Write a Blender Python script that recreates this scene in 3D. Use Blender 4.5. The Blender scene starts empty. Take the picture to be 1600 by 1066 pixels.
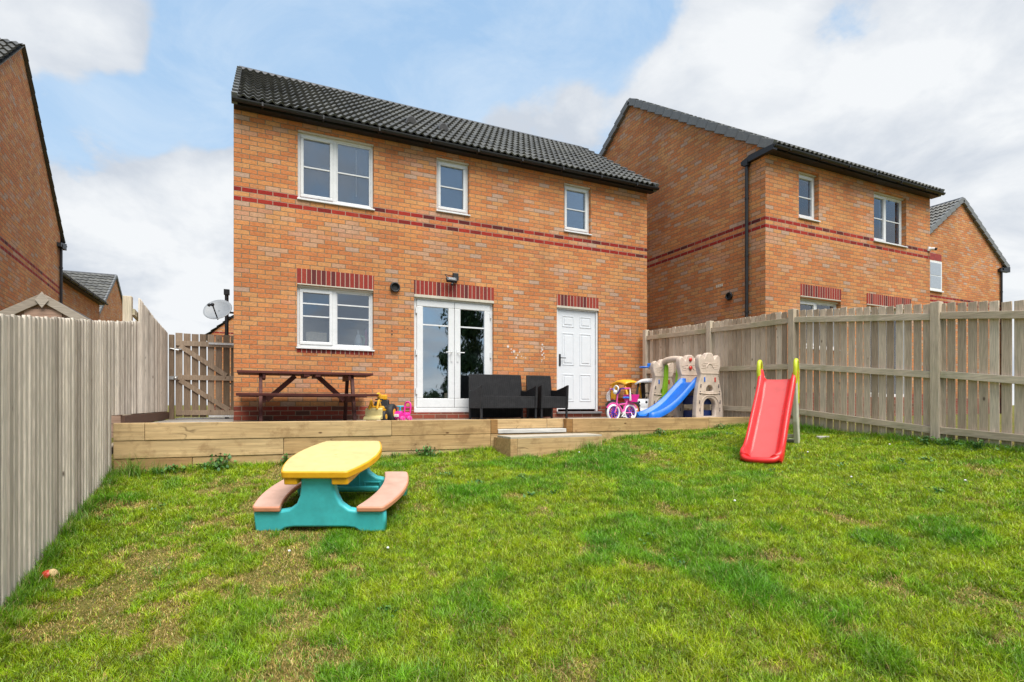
import bpy, bmesh, math, random
import numpy as np
from mathutils import Vector, Matrix
R = math.radians
rnd = random.Random(7)
SC = bpy.context.scene
COL = SC.collection

# ------------------------------------------------------------------ camera, sky, sun, exposure
TH = math.atan(400/853)
cam_d = bpy.data.cameras.new('camera'); cam = bpy.data.objects.new('camera', cam_d); COL.objects.link(cam)
cam.location = (0, 0, 0.2); cam.rotation_euler = (math.pi/2, 0, -TH)
cam_d.sensor_width = 36; cam_d.lens = 36*853/1600
cam_d.shift_y = (633-533)/1600; cam_d.clip_end = 2000; cam_d.clip_start = 0.02
SC.camera = cam

SUN_DIR = Vector((0.06, -0.66, 1.25)).normalized()      # towards the sun
sd = bpy.data.lights.new('sun', 'SUN'); sun = bpy.data.objects.new('sun', sd); COL.objects.link(sun)
sd.energy = 3.2; sd.angle = R(48); sd.color = (1.0, 0.95, 0.86)
sun.rotation_euler = SUN_DIR.to_track_quat('Z', 'Y').to_euler()

SC.view_settings.view_transform = 'Standard'; SC.view_settings.look = 'None'
SC.view_settings.gamma = 1; SC.view_settings.exposure = 1.0

w = bpy.data.worlds.new('World'); SC.world = w; w.use_nodes = True
nt = w.node_tree; nt.nodes.clear()

class N:
    """tiny node helper"""
    def __init__(s, nt): s.nt = nt
    def n(s, t, **k):
        o = s.nt.nodes.new(t)
        for a, b in k.items(): setattr(o, a, b)
        return o
    def put(s, sock, v):
        if isinstance(v, bpy.types.NodeSocket): s.nt.links.new(v, sock)
        elif v is not None: sock.default_value = v
    def m(s, op, a, b=None, c=None, clamp=False):
        o = s.n('ShaderNodeMath', operation=op); o.use_clamp = clamp
        s.put(o.inputs[0], a)
        if b is not None: s.put(o.inputs[1], b)
        if c is not None: s.put(o.inputs[2], c)
        return o.outputs[0]
    def vm(s, op, a, b=None):
        o = s.n('ShaderNodeVectorMath', operation=op); s.put(o.inputs[0], a)
        if b is not None: s.put(o.inputs[1], b)
        return o
    def mix(s, f, a, b, blend='MIX'):
        o = s.n('ShaderNodeMix', data_type='RGBA', blend_type=blend); s.put(o.inputs[0], f)
        s.put(o.inputs[6], a); s.put(o.inputs[7], b); return o.outputs[2]
    def noise(s, v, scale, detail=3, rough=.5, dist=0, out=0):
        o = s.n('ShaderNodeTexNoise'); s.put(o.inputs['Vector'], v); o.inputs['Scale'].default_value = scale
        o.inputs['Detail'].default_value = detail; o.inputs['Roughness'].default_value = rough
        o.inputs['Distortion'].default_value = dist; return o.outputs[out]
    def ramp(s, f, stops, interp='LINEAR'):
        o = s.n('ShaderNodeValToRGB'); o.color_ramp.interpolation = interp; e = o.color_ramp.elements
        while len(e) < len(stops): e.new(.5)
        for i, (p, c) in enumerate(stops):
            e[i].position = p; e[i].color = (*c, 1) if len(c) == 3 else c
        s.put(o.inputs[0], f); return o.outputs[0]
    def mr(s, f, a, b, c=0, d=1, smooth=False):
        o = s.n('ShaderNodeMapRange'); s.put(o.inputs[0], f)
        if smooth: o.interpolation_type = 'SMOOTHSTEP'
        for i, v in enumerate((a, b, c, d)): o.inputs[i+1].default_value = v
        return o.outputs[0]
    def comb(s, x=0, y=0, z=0):
        o = s.n('ShaderNodeCombineXYZ')
        for i, v in enumerate((x, y, z)): s.put(o.inputs[i], v)
        return o.outputs[0]
    def sep(s, v):
        o = s.n('ShaderNodeSeparateXYZ'); s.put(o.inputs[0], v); return o.outputs

g = N(nt)
tc = g.n('ShaderNodeTexCoord').outputs['Generated']
sky = g.n('ShaderNodeTexSky', sky_type='NISHITA'); sky.sun_disc = False
sky.sun_elevation = math.asin(SUN_DIR.z); sky.sun_rotation = math.atan2(SUN_DIR.x, SUN_DIR.y)
sky.air_density = 1.0; sky.dust_density = 0.6; sky.ozone_density = 1.5
dirn = g.vm('NORMALIZE', tc).outputs[0]
dx, dy, dz = g.sep(dirn)
# cloud layers: noise on a high plane (clouds shrink towards the horizon)
zz = g.m('ADD', g.m('MAXIMUM', dz, 0.0), 0.32)
pl = g.comb(g.m('DIVIDE', dx, zz), g.m('DIVIDE', dy, zz), 0.0)
big = g.noise(pl, 1.5, 8, .58, .35)
fine = g.noise(pl, 4.5, 8, .6, .2)
def pdir(x, y):
    q = (x-800)/853; v = (633-y)/853
    d = Vector((q*math.cos(TH)+math.sin(TH), -q*math.sin(TH)+math.cos(TH), v)); return d.normalized()
def blob(x, y, r, amt):
    d = g.vm('DOT_PRODUCT', dirn, tuple(pdir(x, y))).outputs['Value']
    return g.mr(d, math.cos(R(r)), 1.0, 0.0, amt, True)
bias = None
for (x, y, r, a) in [(50, 50, 10, .30), (180, 90, 5, .12), (290, 310, 9, .26), (200, 420, 12, .26), (340, 470, 8, .12), (850, 190, 7, .22), (960, 150, 6, .14), (740, 130, 4, .06), (1090, 110, 9, .20),
                     (1250, 150, 13, .16), (1480, 300, 15, .26), (1530, 60, 12, .16), (1180, 20, 6, .10), (1300, 230, 10, .12),
                     (560, 30, 15, -.26), (420, 90, 8, -.16), (820, 20, 9, -.20), (1400, 250, 4, -.10), (150, 195, 6, -.34), (260, 160, 6, -.30), (340, 120, 6, -.22), (950, 40, 6, -.14), (650, 100, 7, -.12), (1330, 30, 4, -.10), (370, 60, 3, .10), (990, 20, 3, .12)]:
    b = blob(x, y, r, a); bias = b if bias is None else g.m('ADD', bias, b)
den = g.m('ADD', g.m('ADD', g.m('MULTIPLY', big, .95), g.m('MULTIPLY', fine, .42)), bias)
den = g.m('ADD', den, g.mr(dz, 0.0, 0.35, .22, 0.0, True))
mask = g.mr(den, .68, .81, 0.0, 1.0, True)
shade = g.m('ADD', g.m('MULTIPLY', g.noise(g.vm('ADD', pl, (0.4, .2, 0)).outputs[0], 2.6, 8, .58, .3), .8), g.m('MULTIPLY', g.mr(den, .7, 1.2, 0, 1), .16))
cloudc = g.ramp(shade, [(.36, (.60, .655, .735)), (.55, (.88, .905, .93))])
skyc = g.vm('MULTIPLY', sky.outputs[0], (.16, .16, .155)).outputs[0]
wisp = g.mr(g.noise(pl, 3.2, 8, .65, .6), .42, .72, 0, .45)
skyc = g.mix(.80, skyc, (.42, .645, .93, 1)); skyc = g.mix(wisp, skyc, (.78, .87, .96, 1)); skyc = g.mix(g.mr(dz, .15, .6, .35, 0), skyc, (.72, .86, .96, 1))
final = g.mix(mask, skyc, cloudc)
lo = g.mr(dz, -.05, 0.0, 0, 1)
final = g.mix(lo, (.25, .27, .22, 1), final)
bg = g.n('ShaderNodeBackground'); g.put(bg.inputs[0], g.vm('MULTIPLY', final, (10, 10, 10)).outputs[0]); bg.inputs[1].default_value = 0.052
wo = g.n('ShaderNodeOutputWorld'); nt.links.new(bg.outputs[0], wo.inputs[0])

# ------------------------------------------------------------------ helpers
def P(x, y):                      # lateral/depth direction for a photograph column (used only to work out real positions)
    return (x-800)/853

def fitquad(xs, zs):
    return np.polyfit(xs, zs, 2)
_A = fitquad([-1.44, 2, 4.4, 7.6], [-.60, -.47, -.35, -.11])
def gz(X, Y):
    """height of the lawn / terrain"""
    X = np.asarray(X, float); Y = np.asarray(Y, float)
    xc = np.clip(X, -2.2, 8.3)
    yc = np.maximum(Y, 1.2) ; yy = np.minimum(yc, 7.4)
    z = np.polyval(_A, xc) + (.187-.0152*(xc+1.44))*(yy-7)
    z = np.where(xc < -1.2, z, z)
    t = np.clip((Y-7.4)/3.5, 0, 1)
    z = z*(1-t) + (-.14)*t
    z = z + .012*np.sin(X*2.3+1)*np.sin(Y*2.9) + .008*np.sin(X*6.1+Y*4.2)
    return z
def gzf(x, y): return float(gz(x, y))

def tag(o, label=None, cat=None, group=None, kind=None):
    if label: o['label'] = label
    if cat: o['category'] = cat
    if group: o['group'] = group
    if kind: o['kind'] = kind
    return o
def thing(name, label, cat, loc=(0, 0, 0), rot=(0, 0, 0), group=None):
    o = bpy.data.objects.new(name, None); COL.objects.link(o)
    o.location = loc; o.rotation_euler = rot; o.empty_display_size = .1
    return tag(o, label, cat, group)

class MB:
    def __init__(s): s.v = []; s.f = []; s.t = []; s.M = Matrix(); s.tone = .5; s.sm = []; s.smooth = False
    def add(s, vs, fs, smooth=None):
        b = len(s.v)
        for p in vs: s.v.append(tuple(s.M @ Vector(p)))
        for f in fs:
            s.f.append([b+i for i in f]); s.t.append(s.tone); s.sm.append(s.smooth if smooth is None else smooth)
        return s
    def box(s, x0, x1, y0, y1, z0, z1):
        if x0 > x1: x0, x1 = x1, x0
        if y0 > y1: y0, y1 = y1, y0
        if z0 > z1: z0, z1 = z1, z0
        return s.add([(x0,y0,z0),(x1,y0,z0),(x1,y1,z0),(x0,y1,z0),(x0,y0,z1),(x1,y0,z1),(x1,y1,z1),(x0,y1,z1)],
              [(0,3,2,1),(4,5,6,7),(0,1,5,4),(1,2,6,5),(2,3,7,6),(3,0,4,7)])
    def bar(s, p0, p1, w, h, up=(0,0,1)):
        p0 = Vector(p0); p1 = Vector(p1); d = (p1-p0).normalized(); up = Vector(up)
        a = d.cross(up); 
        if a.length < 1e-4: a = d.cross(Vector((0,1,0)))
        a.normalize(); b = a.cross(d).normalized()
        vs = []
        for p in (p0, p1):
            for i, j in ((-1,-1),(1,-1),(1,1),(-1,1)): vs.append(p + a*(i*w/2) + b*(j*h/2))
        return s.add(vs, [(0,1,2,3),(7,6,5,4),(0,4,5,1),(1,5,6,2),(2,6,7,3),(3,7,4,0)])
    def prism(s, pts, ax, a0, a1):
        """polygon pts (2-D) extruded along axis ax from a0 to a1"""
        def mk(u, v, w): return {'x': (w,u,v), 'y': (u,w,v), 'z': (u,v,w)}[ax]
        n = len(pts); vs = [mk(u,v,a0) for u,v in pts] + [mk(u,v,a1) for u,v in pts]
        fs = [tuple(range(n)), tuple(range(2*n-1, n-1, -1))] + [(i, (i+1)%n+0, (i+1)%n+n, i+n) for i in range(n)]
        return s.add(vs, fs)
    def tube(s, pts, r, n=8, cap=True):
        pts = [Vector(p) for p in pts]; vs = []; fs = []; up = Vector((0,0,1)); prev = None
        for i, p in enumerate(pts):
            d = (pts[min(i+1, len(pts)-1)] - pts[max(i-1, 0)]).normalized()
            if prev is None:
                a = d.cross(up)
                if a.length < 1e-3: a = d.cross(Vector((1,0,0)))
            else: a = prev - d*prev.dot(d)
            a.normalize(); prev = a; b = d.cross(a)
            rr = r[i] if isinstance(r, (list, tuple)) else r
            for k in range(n):
                t = 2*math.pi*k/n; vs.append(p + a*(rr*math.cos(t)) + b*(rr*math.sin(t)))
        m = len(pts)
        for i in range(m-1):
            for k in range(n): fs.append((i*n+k, i*n+(k+1)%n, (i+1)*n+(k+1)%n, (i+1)*n+k))
        s.add(vs, fs, True)
        if cap: s.add(vs[:n], [tuple(range(n-1,-1,-1))], False); s.add(vs[-n:], [tuple(range(n))], False)
        return s
    def ball(s, c, r, nu=14, nv=9):
        rx, ry, rz = r if isinstance(r, (list, tuple)) else (r, r, r); vs = []; fs = []
        for j in range(nv+1):
            a = math.pi*j/nv
            for i in range(nu):
                b = 2*math.pi*i/nu; vs.append((c[0]+rx*math.sin(a)*math.cos(b), c[1]+ry*math.sin(a)*math.sin(b), c[2]+rz*math.cos(a)))
        for j in range(nv):
            for i in range(nu): fs.append((j*nu+i, (j+1)*nu+i, (j+1)*nu+(i+1)%nu, j*nu+(i+1)%nu))
        return s.add(vs, fs, True)
    def ring(s, c, r, rr, ax='x', n=28, m=8, flat=1.0):
        vs = []; fs = []
        for i in range(n):
            a = 2*math.pi*i/n
            for k in range(m):
                b = 2*math.pi*k/m; q = r+rr*math.cos(b); h = rr*flat*math.sin(b)
                u, v = q*math.cos(a), q*math.sin(a)
                p = {'x': (h,u,v), 'y': (u,h,v), 'z': (u,v,h)}[ax]; vs.append((c[0]+p[0], c[1]+p[1], c[2]+p[2]))
        for i in range(n):
            for k in range(m): fs.append((i*m+k, ((i+1)%n)*m+k, ((i+1)%n)*m+(k+1)%m, i*m+(k+1)%m))
        return s.add(vs, fs, True)
    def build(s, name, mat, parent=None, bevel=0, seg=2, solid=0, sub=0, label=None):
        me = bpy.data.meshes.new(name); me.from_pydata(s.v, [], s.f); me.update()
        at = me.attributes.new('tone', 'FLOAT', 'FACE'); at.data.foreach_set('value', s.t)
        me.polygons.foreach_set('use_smooth', s.sm)
        bm = bmesh.new(); bm.from_mesh(me); bmesh.ops.remove_doubles(bm, verts=bm.verts, dist=1e-6) if sub else None
        bmesh.ops.recalc_face_normals(bm, faces=bm.faces); bm.to_mesh(me); bm.free()
        me.materials.append(mat)
        o = bpy.data.objects.new(name, me); COL.objects.link(o)
        if parent: o.parent = parent
        if solid: m = o.modifiers.new('s', 'SOLIDIFY'); m.thickness = solid
        if bevel:
            m = o.modifiers.new('b', 'BEVEL'); m.width = bevel; m.segments = seg; m.limit_method = 'ANGLE'; m.angle_limit = R(40)
            m.harden_normals = False
        if sub: m = o.modifiers.new('u', 'SUBSURF'); m.levels = sub; m.render_levels = sub
        if label: o['label'] = label
        return o

def shape2d(name, outline, holes, thick, mat, parent, M=Matrix(), bevel=.008, label=None, tone=.5):
    """flat shape in the x-z plane with holes, given thickness along y, with rounded edges"""
    cu = bpy.data.curves.new(name, 'CURVE'); cu.dimensions = '2D'; cu.fill_mode = 'BOTH'
    cu.extrude = thick/2 - bevel; cu.bevel_depth = bevel; cu.bevel_resolution = 2; cu.offset = -bevel
    for pts in [outline] + list(holes):
        sp = cu.splines.new('POLY'); sp.points.add(len(pts)-1); sp.use_cyclic_u = True
        for i, (a, b) in enumerate(pts): sp.points[i].co = (a, b, 0, 1)
    tmp = bpy.data.objects.new('tmp', cu); COL.objects.link(tmp)
    dg = bpy.context.evaluated_depsgraph_get(); me = bpy.data.meshes.new_from_object(tmp.evaluated_get(dg))
    bpy.data.objects.remove(tmp); bpy.data.curves.remove(cu)
    me.transform(M @ Matrix.Rotation(math.pi/2, 4, 'X')); me.name = name
    at = me.attributes.new('tone', 'FLOAT', 'FACE'); at.data.foreach_set('value', [tone]*len(me.polygons))
    me.materials.clear(); me.materials.append(mat)
    o = bpy.data.objects.new(name, me); COL.objects.link(o); o.parent = parent
    if label: o['label'] = label
    return o
def smoothpts(pts, n=5, closed=True):
    out = []; L = len(pts)
    for i in range(L if closed else L-1):
        p0, p1, p2, p3 = [Vector(pts[(i+k) % L] if closed else pts[min(max(i+k, 0), L-1)]) for k in (-1, 0, 1, 2)]
        for k in range(n):
            t = k/n
            out.append(tuple(.5*((2*p1)+(p2-p0)*t+(2*p0-5*p1+4*p2-p3)*t*t+(3*p1-p0-3*p2+p3)*t**3)))
    if not closed: out.append(tuple(pts[-1]))
    return out
def arch(cx, z0, w, h, n=10):
    """door-shaped hole: straight sides, round top"""
    r = w/2; pts = [(cx-r, z0), (cx+r, z0)]
    for i in range(n+1):
        a = math.pi*i/n; pts.append((cx+r*math.cos(a), z0+h-r*.9+r*.9*math.sin(a)))
    return pts
def copy_tree(o, parent=None):
    c = o.copy(); COL.objects.link(c); c.parent = parent
    for ch in [x for x in o.children]: copy_tree(ch, c)
    return c

# ------------------------------------------------------------------ materials
def newmat(name):
    m = bpy.data.materials.new(name); m.use_nodes = True; nt = m.node_tree; nt.nodes.clear()
    g = N(nt); o = g.n('ShaderNodeOutputMaterial'); p = g.n('ShaderNodeBsdfPrincipled'); nt.links.new(p.outputs[0], o.inputs[0])
    g.p = p; g.o = o; return m, g
def setp(g, col=None, rough=.5, bump=None, bstr=.3, bdist=.01, spec=None, metal=None):
    if col is not None: g.put(g.p.inputs['Base Color'], col if isinstance(col, bpy.types.NodeSocket) else (*col, 1))
    g.put(g.p.inputs['Roughness'], rough)
    if spec is not None: g.p.inputs['Specular IOR Level'].default_value = spec
    if metal is not None: g.p.inputs['Metallic'].default_value = metal
    if bump is not None:
        b = g.n('ShaderNodeBump'); b.inputs['Strength'].default_value = bstr; b.inputs['Distance'].default_value = bdist
        g.put(b.inputs['Height'], bump); g.nt.links.new(b.outputs[0], g.p.inputs['Normal'])
def objco(g): return g.n('ShaderNodeTexCoord').outputs['Object']
def tone(g): return g.n('ShaderNodeAttribute', attribute_name='tone').outputs['Fac']

def simple(name, col, rough=.5, var=.12, scale=30, bstr=.05, spec=None, metal=None, dirt=0):
    m, g = newmat(name); c = objco(g)
    n1 = g.noise(c, scale, 4, .6)
    f = g.mr(n1, .3, .7, 1-var, 1+var)
    colr = g.mix(1.0, (*col, 1), g.comb(f, f, f), 'MULTIPLY')
    if dirt:
        n2 = g.noise(c, 4.5, 5, .65)
        colr = g.mix(g.mr(n2, .5, .72, 0, dirt), colr, (col[0]*.45+.03, col[1]*.45+.03, col[2]*.4+.02, 1))
    setp(g, colr, g.mr(n1, .3, .7, rough*.85, min(1, rough*1.15)), g.noise(c, scale*3, 3, .6), bstr, .005, spec, metal)
    return m

def brick_mat():
    m, g = newmat('orange_brick'); tcn = g.n('ShaderNodeTexCoord'); co = tcn.outputs['Object']
    x, y, z = g.sep(co); nx, ny, nz = g.sep(tcn.outputs['Normal'])
    side = g.m('GREATER_THAN', g.m('ABSOLUTE', nx), .6)
    u = g.m('ADD', g.m('MULTIPLY', x, g.m('SUBTRACT', 1, side)), g.m('MULTIPLY', y, side))
    wob = g.m('MULTIPLY', g.m('SUBTRACT', g.noise(co, 9, 2), .5), .006)
    zr = g.m('DIVIDE', g.m('ADD', g.m('SUBTRACT', z, .03), wob), .075)
    row = g.m('FLOOR', zr); fz = g.m('SUBTRACT', zr, row)
    par = g.m('MULTIPLY', g.m('MODULO', g.m('ADD', row, 100), 2), .5)
    ur = g.m('ADD', g.m('DIVIDE', g.m('ADD', u, wob), .225), par)
    col = g.m('FLOOR', ur); fu = g.m('SUBTRACT', ur, col)
    mz = g.m('MINIMUM', fz, g.m('SUBTRACT', 1, fz)); mu = g.m('MINIMUM', fu, g.m('SUBTRACT', 1, fu))
    d = g.m('MINIMUM', g.m('MULTIPLY', mz, .075), g.m('MULTIPLY', mu, .225))
    edge = g.m('ADD', d, g.m('MULTIPLY', g.m('SUBTRACT', g.noise(co, 60, 3), .5), .004))
    br = g.mr(edge, .0036, .0068, 0, 1, True)
    wn = g.n('ShaderNodeTexWhiteNoise', noise_dimensions='3D'); g.put(wn.inputs[0], g.comb(row, col, side))
    r1 = wn.outputs['Value']; rc = g.sep(wn.outputs['Color'])
    base = g.ramp(r1, [(0, (.56, .185, .058)), (.22, (.60, .235, .075)), (.42, (.51, .165, .052)), (.60, (.59, .265, .095)),
                       (.76, (.54, .21, .075)), (.90, (.53, .285, .165)), (.955, (.47, .30, .215)), (1, (.50, .33, .25))], 'CONSTANT')
    # clusters of paler bricks
    clus = g.noise(g.vm('MULTIPLY', g.comb(col, row, 3.0), (.24, .11, 1)).outputs[0], 1.0, 2)
    pale = g.m('MULTIPLY', g.mr(clus, .52, .68, 0, 1), g.m('GREATER_THAN', rc[1], .52))
    base = g.mix(g.m('MULTIPLY', pale, .75), base, (.50, .315, .225, 1))
    tx = g.noise(g.vm('MULTIPLY', co, (1, 1, 2.6)).outputs[0], 22, 7, .75)
    tf = g.mr(tx, .28, .72, .52, 1.28)
    base = g.mix(1, base, g.comb(tf, tf, tf), 'MULTIPLY')
    bl = g.noise(co, 38, 3, .6); base = g.mix(g.mr(bl, .56, .72, 0, .45), base, (.55, .36, .26, 1))
    dk = g.noise(g.vm('ADD', co, (7, 3, 1)).outputs[0], 21, 4, .7); base = g.mix(g.mr(dk, .62, .74, 0, .5), base, (.20, .085, .05, 1))
    red = g.ramp(rc[0], [(0, (.29, .020, .014)), (.35, (.21, .018, .015)), (.6, (.34, .030, .018)), (.85, (.10, .016, .016))], 'CONSTANT')
    red = g.mix(1, red, g.comb(tf, tf, tf), 'MULTIPLY')
    b1 = g.m('COMPARE', row, 47, .5); b2 = g.m('COMPARE', row, 45, .5); b3 = g.m('LESS_THAN', row, 1.5)
    isred = g.m('MAXIMUM', g.m('MAXIMUM', b1, b2), b3)
    base = g.mix(isred, base, red)
    mort = g.mix(g.mr(tx, .3, .7, 0, 1), (.12, .085, .05, 1), (.29, .22, .14, 1))
    mort = g.mix(g.m('MULTIPLY', isred, .6), mort, (.50, .36, .28, 1))
    colr = g.mix(g.m('MULTIPLY', g.m('SUBTRACT', 1, isred), .08), g.mix(br, mort, base), (.30, .22, .14, 1))
    # splash dirt near the ground and faint runs down the wall
    sp = g.m('MULTIPLY', g.mr(g.m('ADD', z, g.m('MULTIPLY', g.noise(co, 3, 4, .7), .5)), .25, .75, .38, 0), 1.0)
    colr = g.mix(sp, colr, (.16, .11, .065, 1))
    run = g.noise(g.vm('MULTIPLY', co, (1, 1, .09)).outputs[0], 3.4, 5, .65); colr = g.mix(g.mr(run, .56, .74, 0, .30), colr, (.22, .13, .075, 1))
    big = g.noise(co, .7, 5, .65); bf = g.mr(big, .3, .7, .80, 1.16); colr = g.mix(1, colr, g.comb(bf, bf, bf), 'MULTIPLY')
    h = g.m('ADD', br, g.m('MULTIPLY', tx, .35))
    setp(g, colr, .88, h, .8, .006, .25)
    return m

def soldier_mat():
    m, g = newmat('red_brick'); tcn = g.n('ShaderNodeTexCoord'); co = tcn.outputs['Object']; x, y, z = g.sep(co)
    xr = g.m('DIVIDE', x, .0765); c = g.m('FLOOR', xr); fu = g.m('SUBTRACT', xr, c)
    mu = g.m('MULTIPLY', g.m('MINIMUM', fu, g.m('SUBTRACT', 1, fu)), .0765)
    br = g.mr(mu, .004, .007, 0, 1, True)
    wn = g.n('ShaderNodeTexWhiteNoise', noise_dimensions='1D'); g.put(wn.inputs['W'], c)
    red = g.ramp(wn.outputs['Value'], [(0, (.235, .026, .018)), (.3, (.17, .024, .020)), (.5, (.26, .036, .022)), (.8, (.10, .018, .018))], 'CONSTANT')
    tx = g.noise(co, 30, 5, .7); tf = g.mr(tx, .25, .75, .75, 1.3); red = g.mix(1, red, g.comb(tf, tf, tf), 'MULTIPLY')
    setp(g, g.mix(br, (.46, .34, .26, 1), red), .8, g.m('ADD', br, g.m('MULTIPLY', tx, .3)), .7, .006, .3)
    return m

def tile_mat():
    m, g = newmat('roof_tile'); co = objco(g)
    n1 = g.noise(co, 2.5, 5, .65); n2 = g.noise(co, 60, 4, .7); t = tone(g)
    c = g.ramp(g.m('ADD', g.m('MULTIPLY', n1, .78), g.m('MULTIPLY', t, .22)), [(.25, (.045, .044, .042)), (.55, (.095, .092, .083)), (.75, (.13, .127, .113))])
    c = g.mix(g.mr(n2, .55, .75, 0, .35), c, (.13, .125, .105, 1))
    n3 = g.noise(co, 1.1, 6, .7); c = g.mix(g.mr(n3, .6, .75, 0, .35), c, (.17, .16, .09, 1))
    setp(g, c, .62, n2, .3, .004, .5); return m

def wood(name, stops, rough=.85, along='z', grain=18, knots=.5, tonew=.5, bstr=.35, green=0, stain=None, flat='x', ksel=.6, crack=0):
    m, g = newmat(name); co = objco(g); t = tone(g)
    sc = {'z': (1, 1, .06), 'x': (.06, 1, 1), 'y': (1, .06, 1)}[along]
    off = g.vm('ADD', co, g.comb(g.m('MULTIPLY', t, 37.0), g.m('MULTIPLY', t, 11.0), g.m('MULTIPLY', t, 23.0))).outputs[0]
    v = g.vm('MULTIPLY', off, sc).outputs[0]
    g1 = g.noise(v, grain, 5, .65, .6); g2 = g.noise(v, grain*5, 3, .6, .3); g3 = g.noise(off, 1.7, 4, .6)
    f = g.m('ADD', g.m('MULTIPLY', g1, .55), g.m('MULTIPLY', g3, .45))
    f = g.m('ADD', g.m('MULTIPLY', f, 1-tonew), g.m('MULTIPLY', t, tonew))
    c = g.ramp(f, stops)
    gf = g.mr(g2, .3, .7, .72, 1.18); c = g.mix(1, c, g.comb(gf, gf, gf), 'MULTIPLY')
    if knots:
        ks = list({'z': (1, 1, .5), 'x': (.5, 1, 1), 'y': (1, .5, 1)}[along]); ks['xyz'.index(flat)] = .02; ks = tuple(ks)
        vo = g.n('ShaderNodeTexVoronoi'); g.put(vo.inputs['Vector'], g.vm('MULTIPLY', off, ks).outputs[0]); vo.inputs['Scale'].default_value = 8.5
        k = g.mr(g.m('ADD', vo.outputs['Distance'], g.m('MULTIPLY', g2, .08)), .08, .18, knots, 0, True)
        sel = g.m('GREATER_THAN', g.sep(vo.outputs['Color'])[0], ksel)
        c = g.mix(g.m('MULTIPLY', k, sel), c, (stops[0][1][0]*.28, stops[0][1][1]*.22, stops[0][1][2]*.2, 1))
    if green:
        z = g.sep(g.n('ShaderNodeNewGeometry').outputs['Position'])[2]
        c = g.mix(g.mr(g3, .5, .68, 0, green), c, (.16, .18, .06, 1))
    if stain:
        n = g.noise(off, 5, 5, .7); c = g.mix(g.mr(n, .5, .66, 0, stain[1]), c, (*stain[0], 1))
    if crack:
        cn = g.noise(g.vm('MULTIPLY', off, tuple(.22 if k < .5 else 1 for k in sc)).outputs[0], 3.2, 3, .5, .4)
        ck = g.m('MULTIPLY', g.mr(g.m('ABSOLUTE', g.m('SUBTRACT', cn, .5)), .001, .005, crack, 0), g.mr(g3, .50, .56))
        c = g.mix(ck, c, (.06, .035, .015, 1))
    h = g.m('ADD', g1, g.m('MULTIPLY', g2, .6))
    setp(g, c, rough, h, bstr, .006, .25); return m

RIDGEM = simple('ridge_dark', (.045, .048, .058), .6, .15, 20, .1)
CAPM = simple('verge_grey', (.15, .155, .16), .7, .15, 20, .1)
BRICK = brick_mat(); SOLD = soldier_mat(); TILE = tile_mat()
GREYW = wood('weathered_fence_boards', [(.15, (.24, .175, .12)), (.5, (.50, .40, .30)), (.85, (.69, .59, .47))], knots=.85, tonew=.5)
PALEW = wood('pale_fence_boards', [(.15, (.31, .26, .215)), (.5, (.60, .53, .455)), (.85, (.76, .68, .59))], knots=.9, tonew=.6, ksel=.45)
RAILW = wood('fence_rails', [(.25, (.38, .30, .215)), (.5, (.54, .445, .33)), (.75, (.64, .55, .43))], along='y', knots=.7, green=.45, tonew=.3)
POSTW = wood('fence_posts', [(.25, (.37, .295, .215)), (.5, (.52, .43, .325)), (.75, (.62, .53, .42))], knots=.85, green=.15, tonew=.3)
GATEW = wood('gate_boards', flat='y', stops=[(.25, (.16, .115, .075)), (.5, (.28, .205, .145)), (.75, (.39, .30, .22))], knots=.6, tonew=.5)
SLEEP = wood('sleeper_timber', flat='y', stops=[(.15, (.30, .165, .07)), (.45, (.45, .29, .135)), (.8, (.57, .415, .225))], along='x', grain=7, knots=.9, tonew=.35, green=.05, stain=((.22, .125, .055), .55), ksel=.35, crack=.55)
SLEEPD = wood('sleeper_end_timber', flat='y', stops=[(.2, (.22, .11, .035)), (.6, (.36, .20, .075))], along='x', knots=.3)
PLANKW = wood('bleached_plank', flat='z', stops=[(.2, (.45, .43, .39)), (.6, (.62, .60, .56)), (.8, (.7, .68, .64))], along='x', knots=.4)
STEPTOP = wood('step_top_timber', flat='z', stops=[(.2, (.34, .30, .24)), (.5, (.45, .40, .33)), (.8, (.52, .47, .40))], along='x', knots=.4)
BROWNW = wood('brown_stained_wood', flat='y', stops=[(.2, (.028, .007, .005)), (.5, (.065, .014, .010)), (.8, (.11, .028, .02))], along='x', rough=.6, knots=.3, stain=((.13, .06, .045), .4))
SHEDW = wood('shed_boards', flat='y', stops=[(.2, (.22, .12, .08)), (.5, (.33, .20, .145)), (.8, (.42, .28, .21))], along='x', knots=.6)
BARGEW = wood('barge_boards', flat='y', stops=[(.2, (.22, .18, .145)), (.5, (.31, .26, .21)), (.8, (.38, .33, .28))], along='x', knots=.6)
UPVC = simple('white_upvc', (.66, .665, .67), .28, .03, 8, .02, dirt=.06)
DOORW = simple('white_door', (.64, .66, .69), .35, .02, 8, .02)
BLACKP = simple('black_plastic', (.010, .010, .012), .5, .2, 20, .05)
GREYMET = simple('galvanised_steel', (.55, .55, .54), .4, .15, 25, .05, metal=.7)
PAVE = simple('patio_slabs', (.30, .28, .25), .85, .2, 12, .3)
DARKREV = simple('mortar_cream', (.50, .46, .38), .9, .12, 20, .2)

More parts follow.
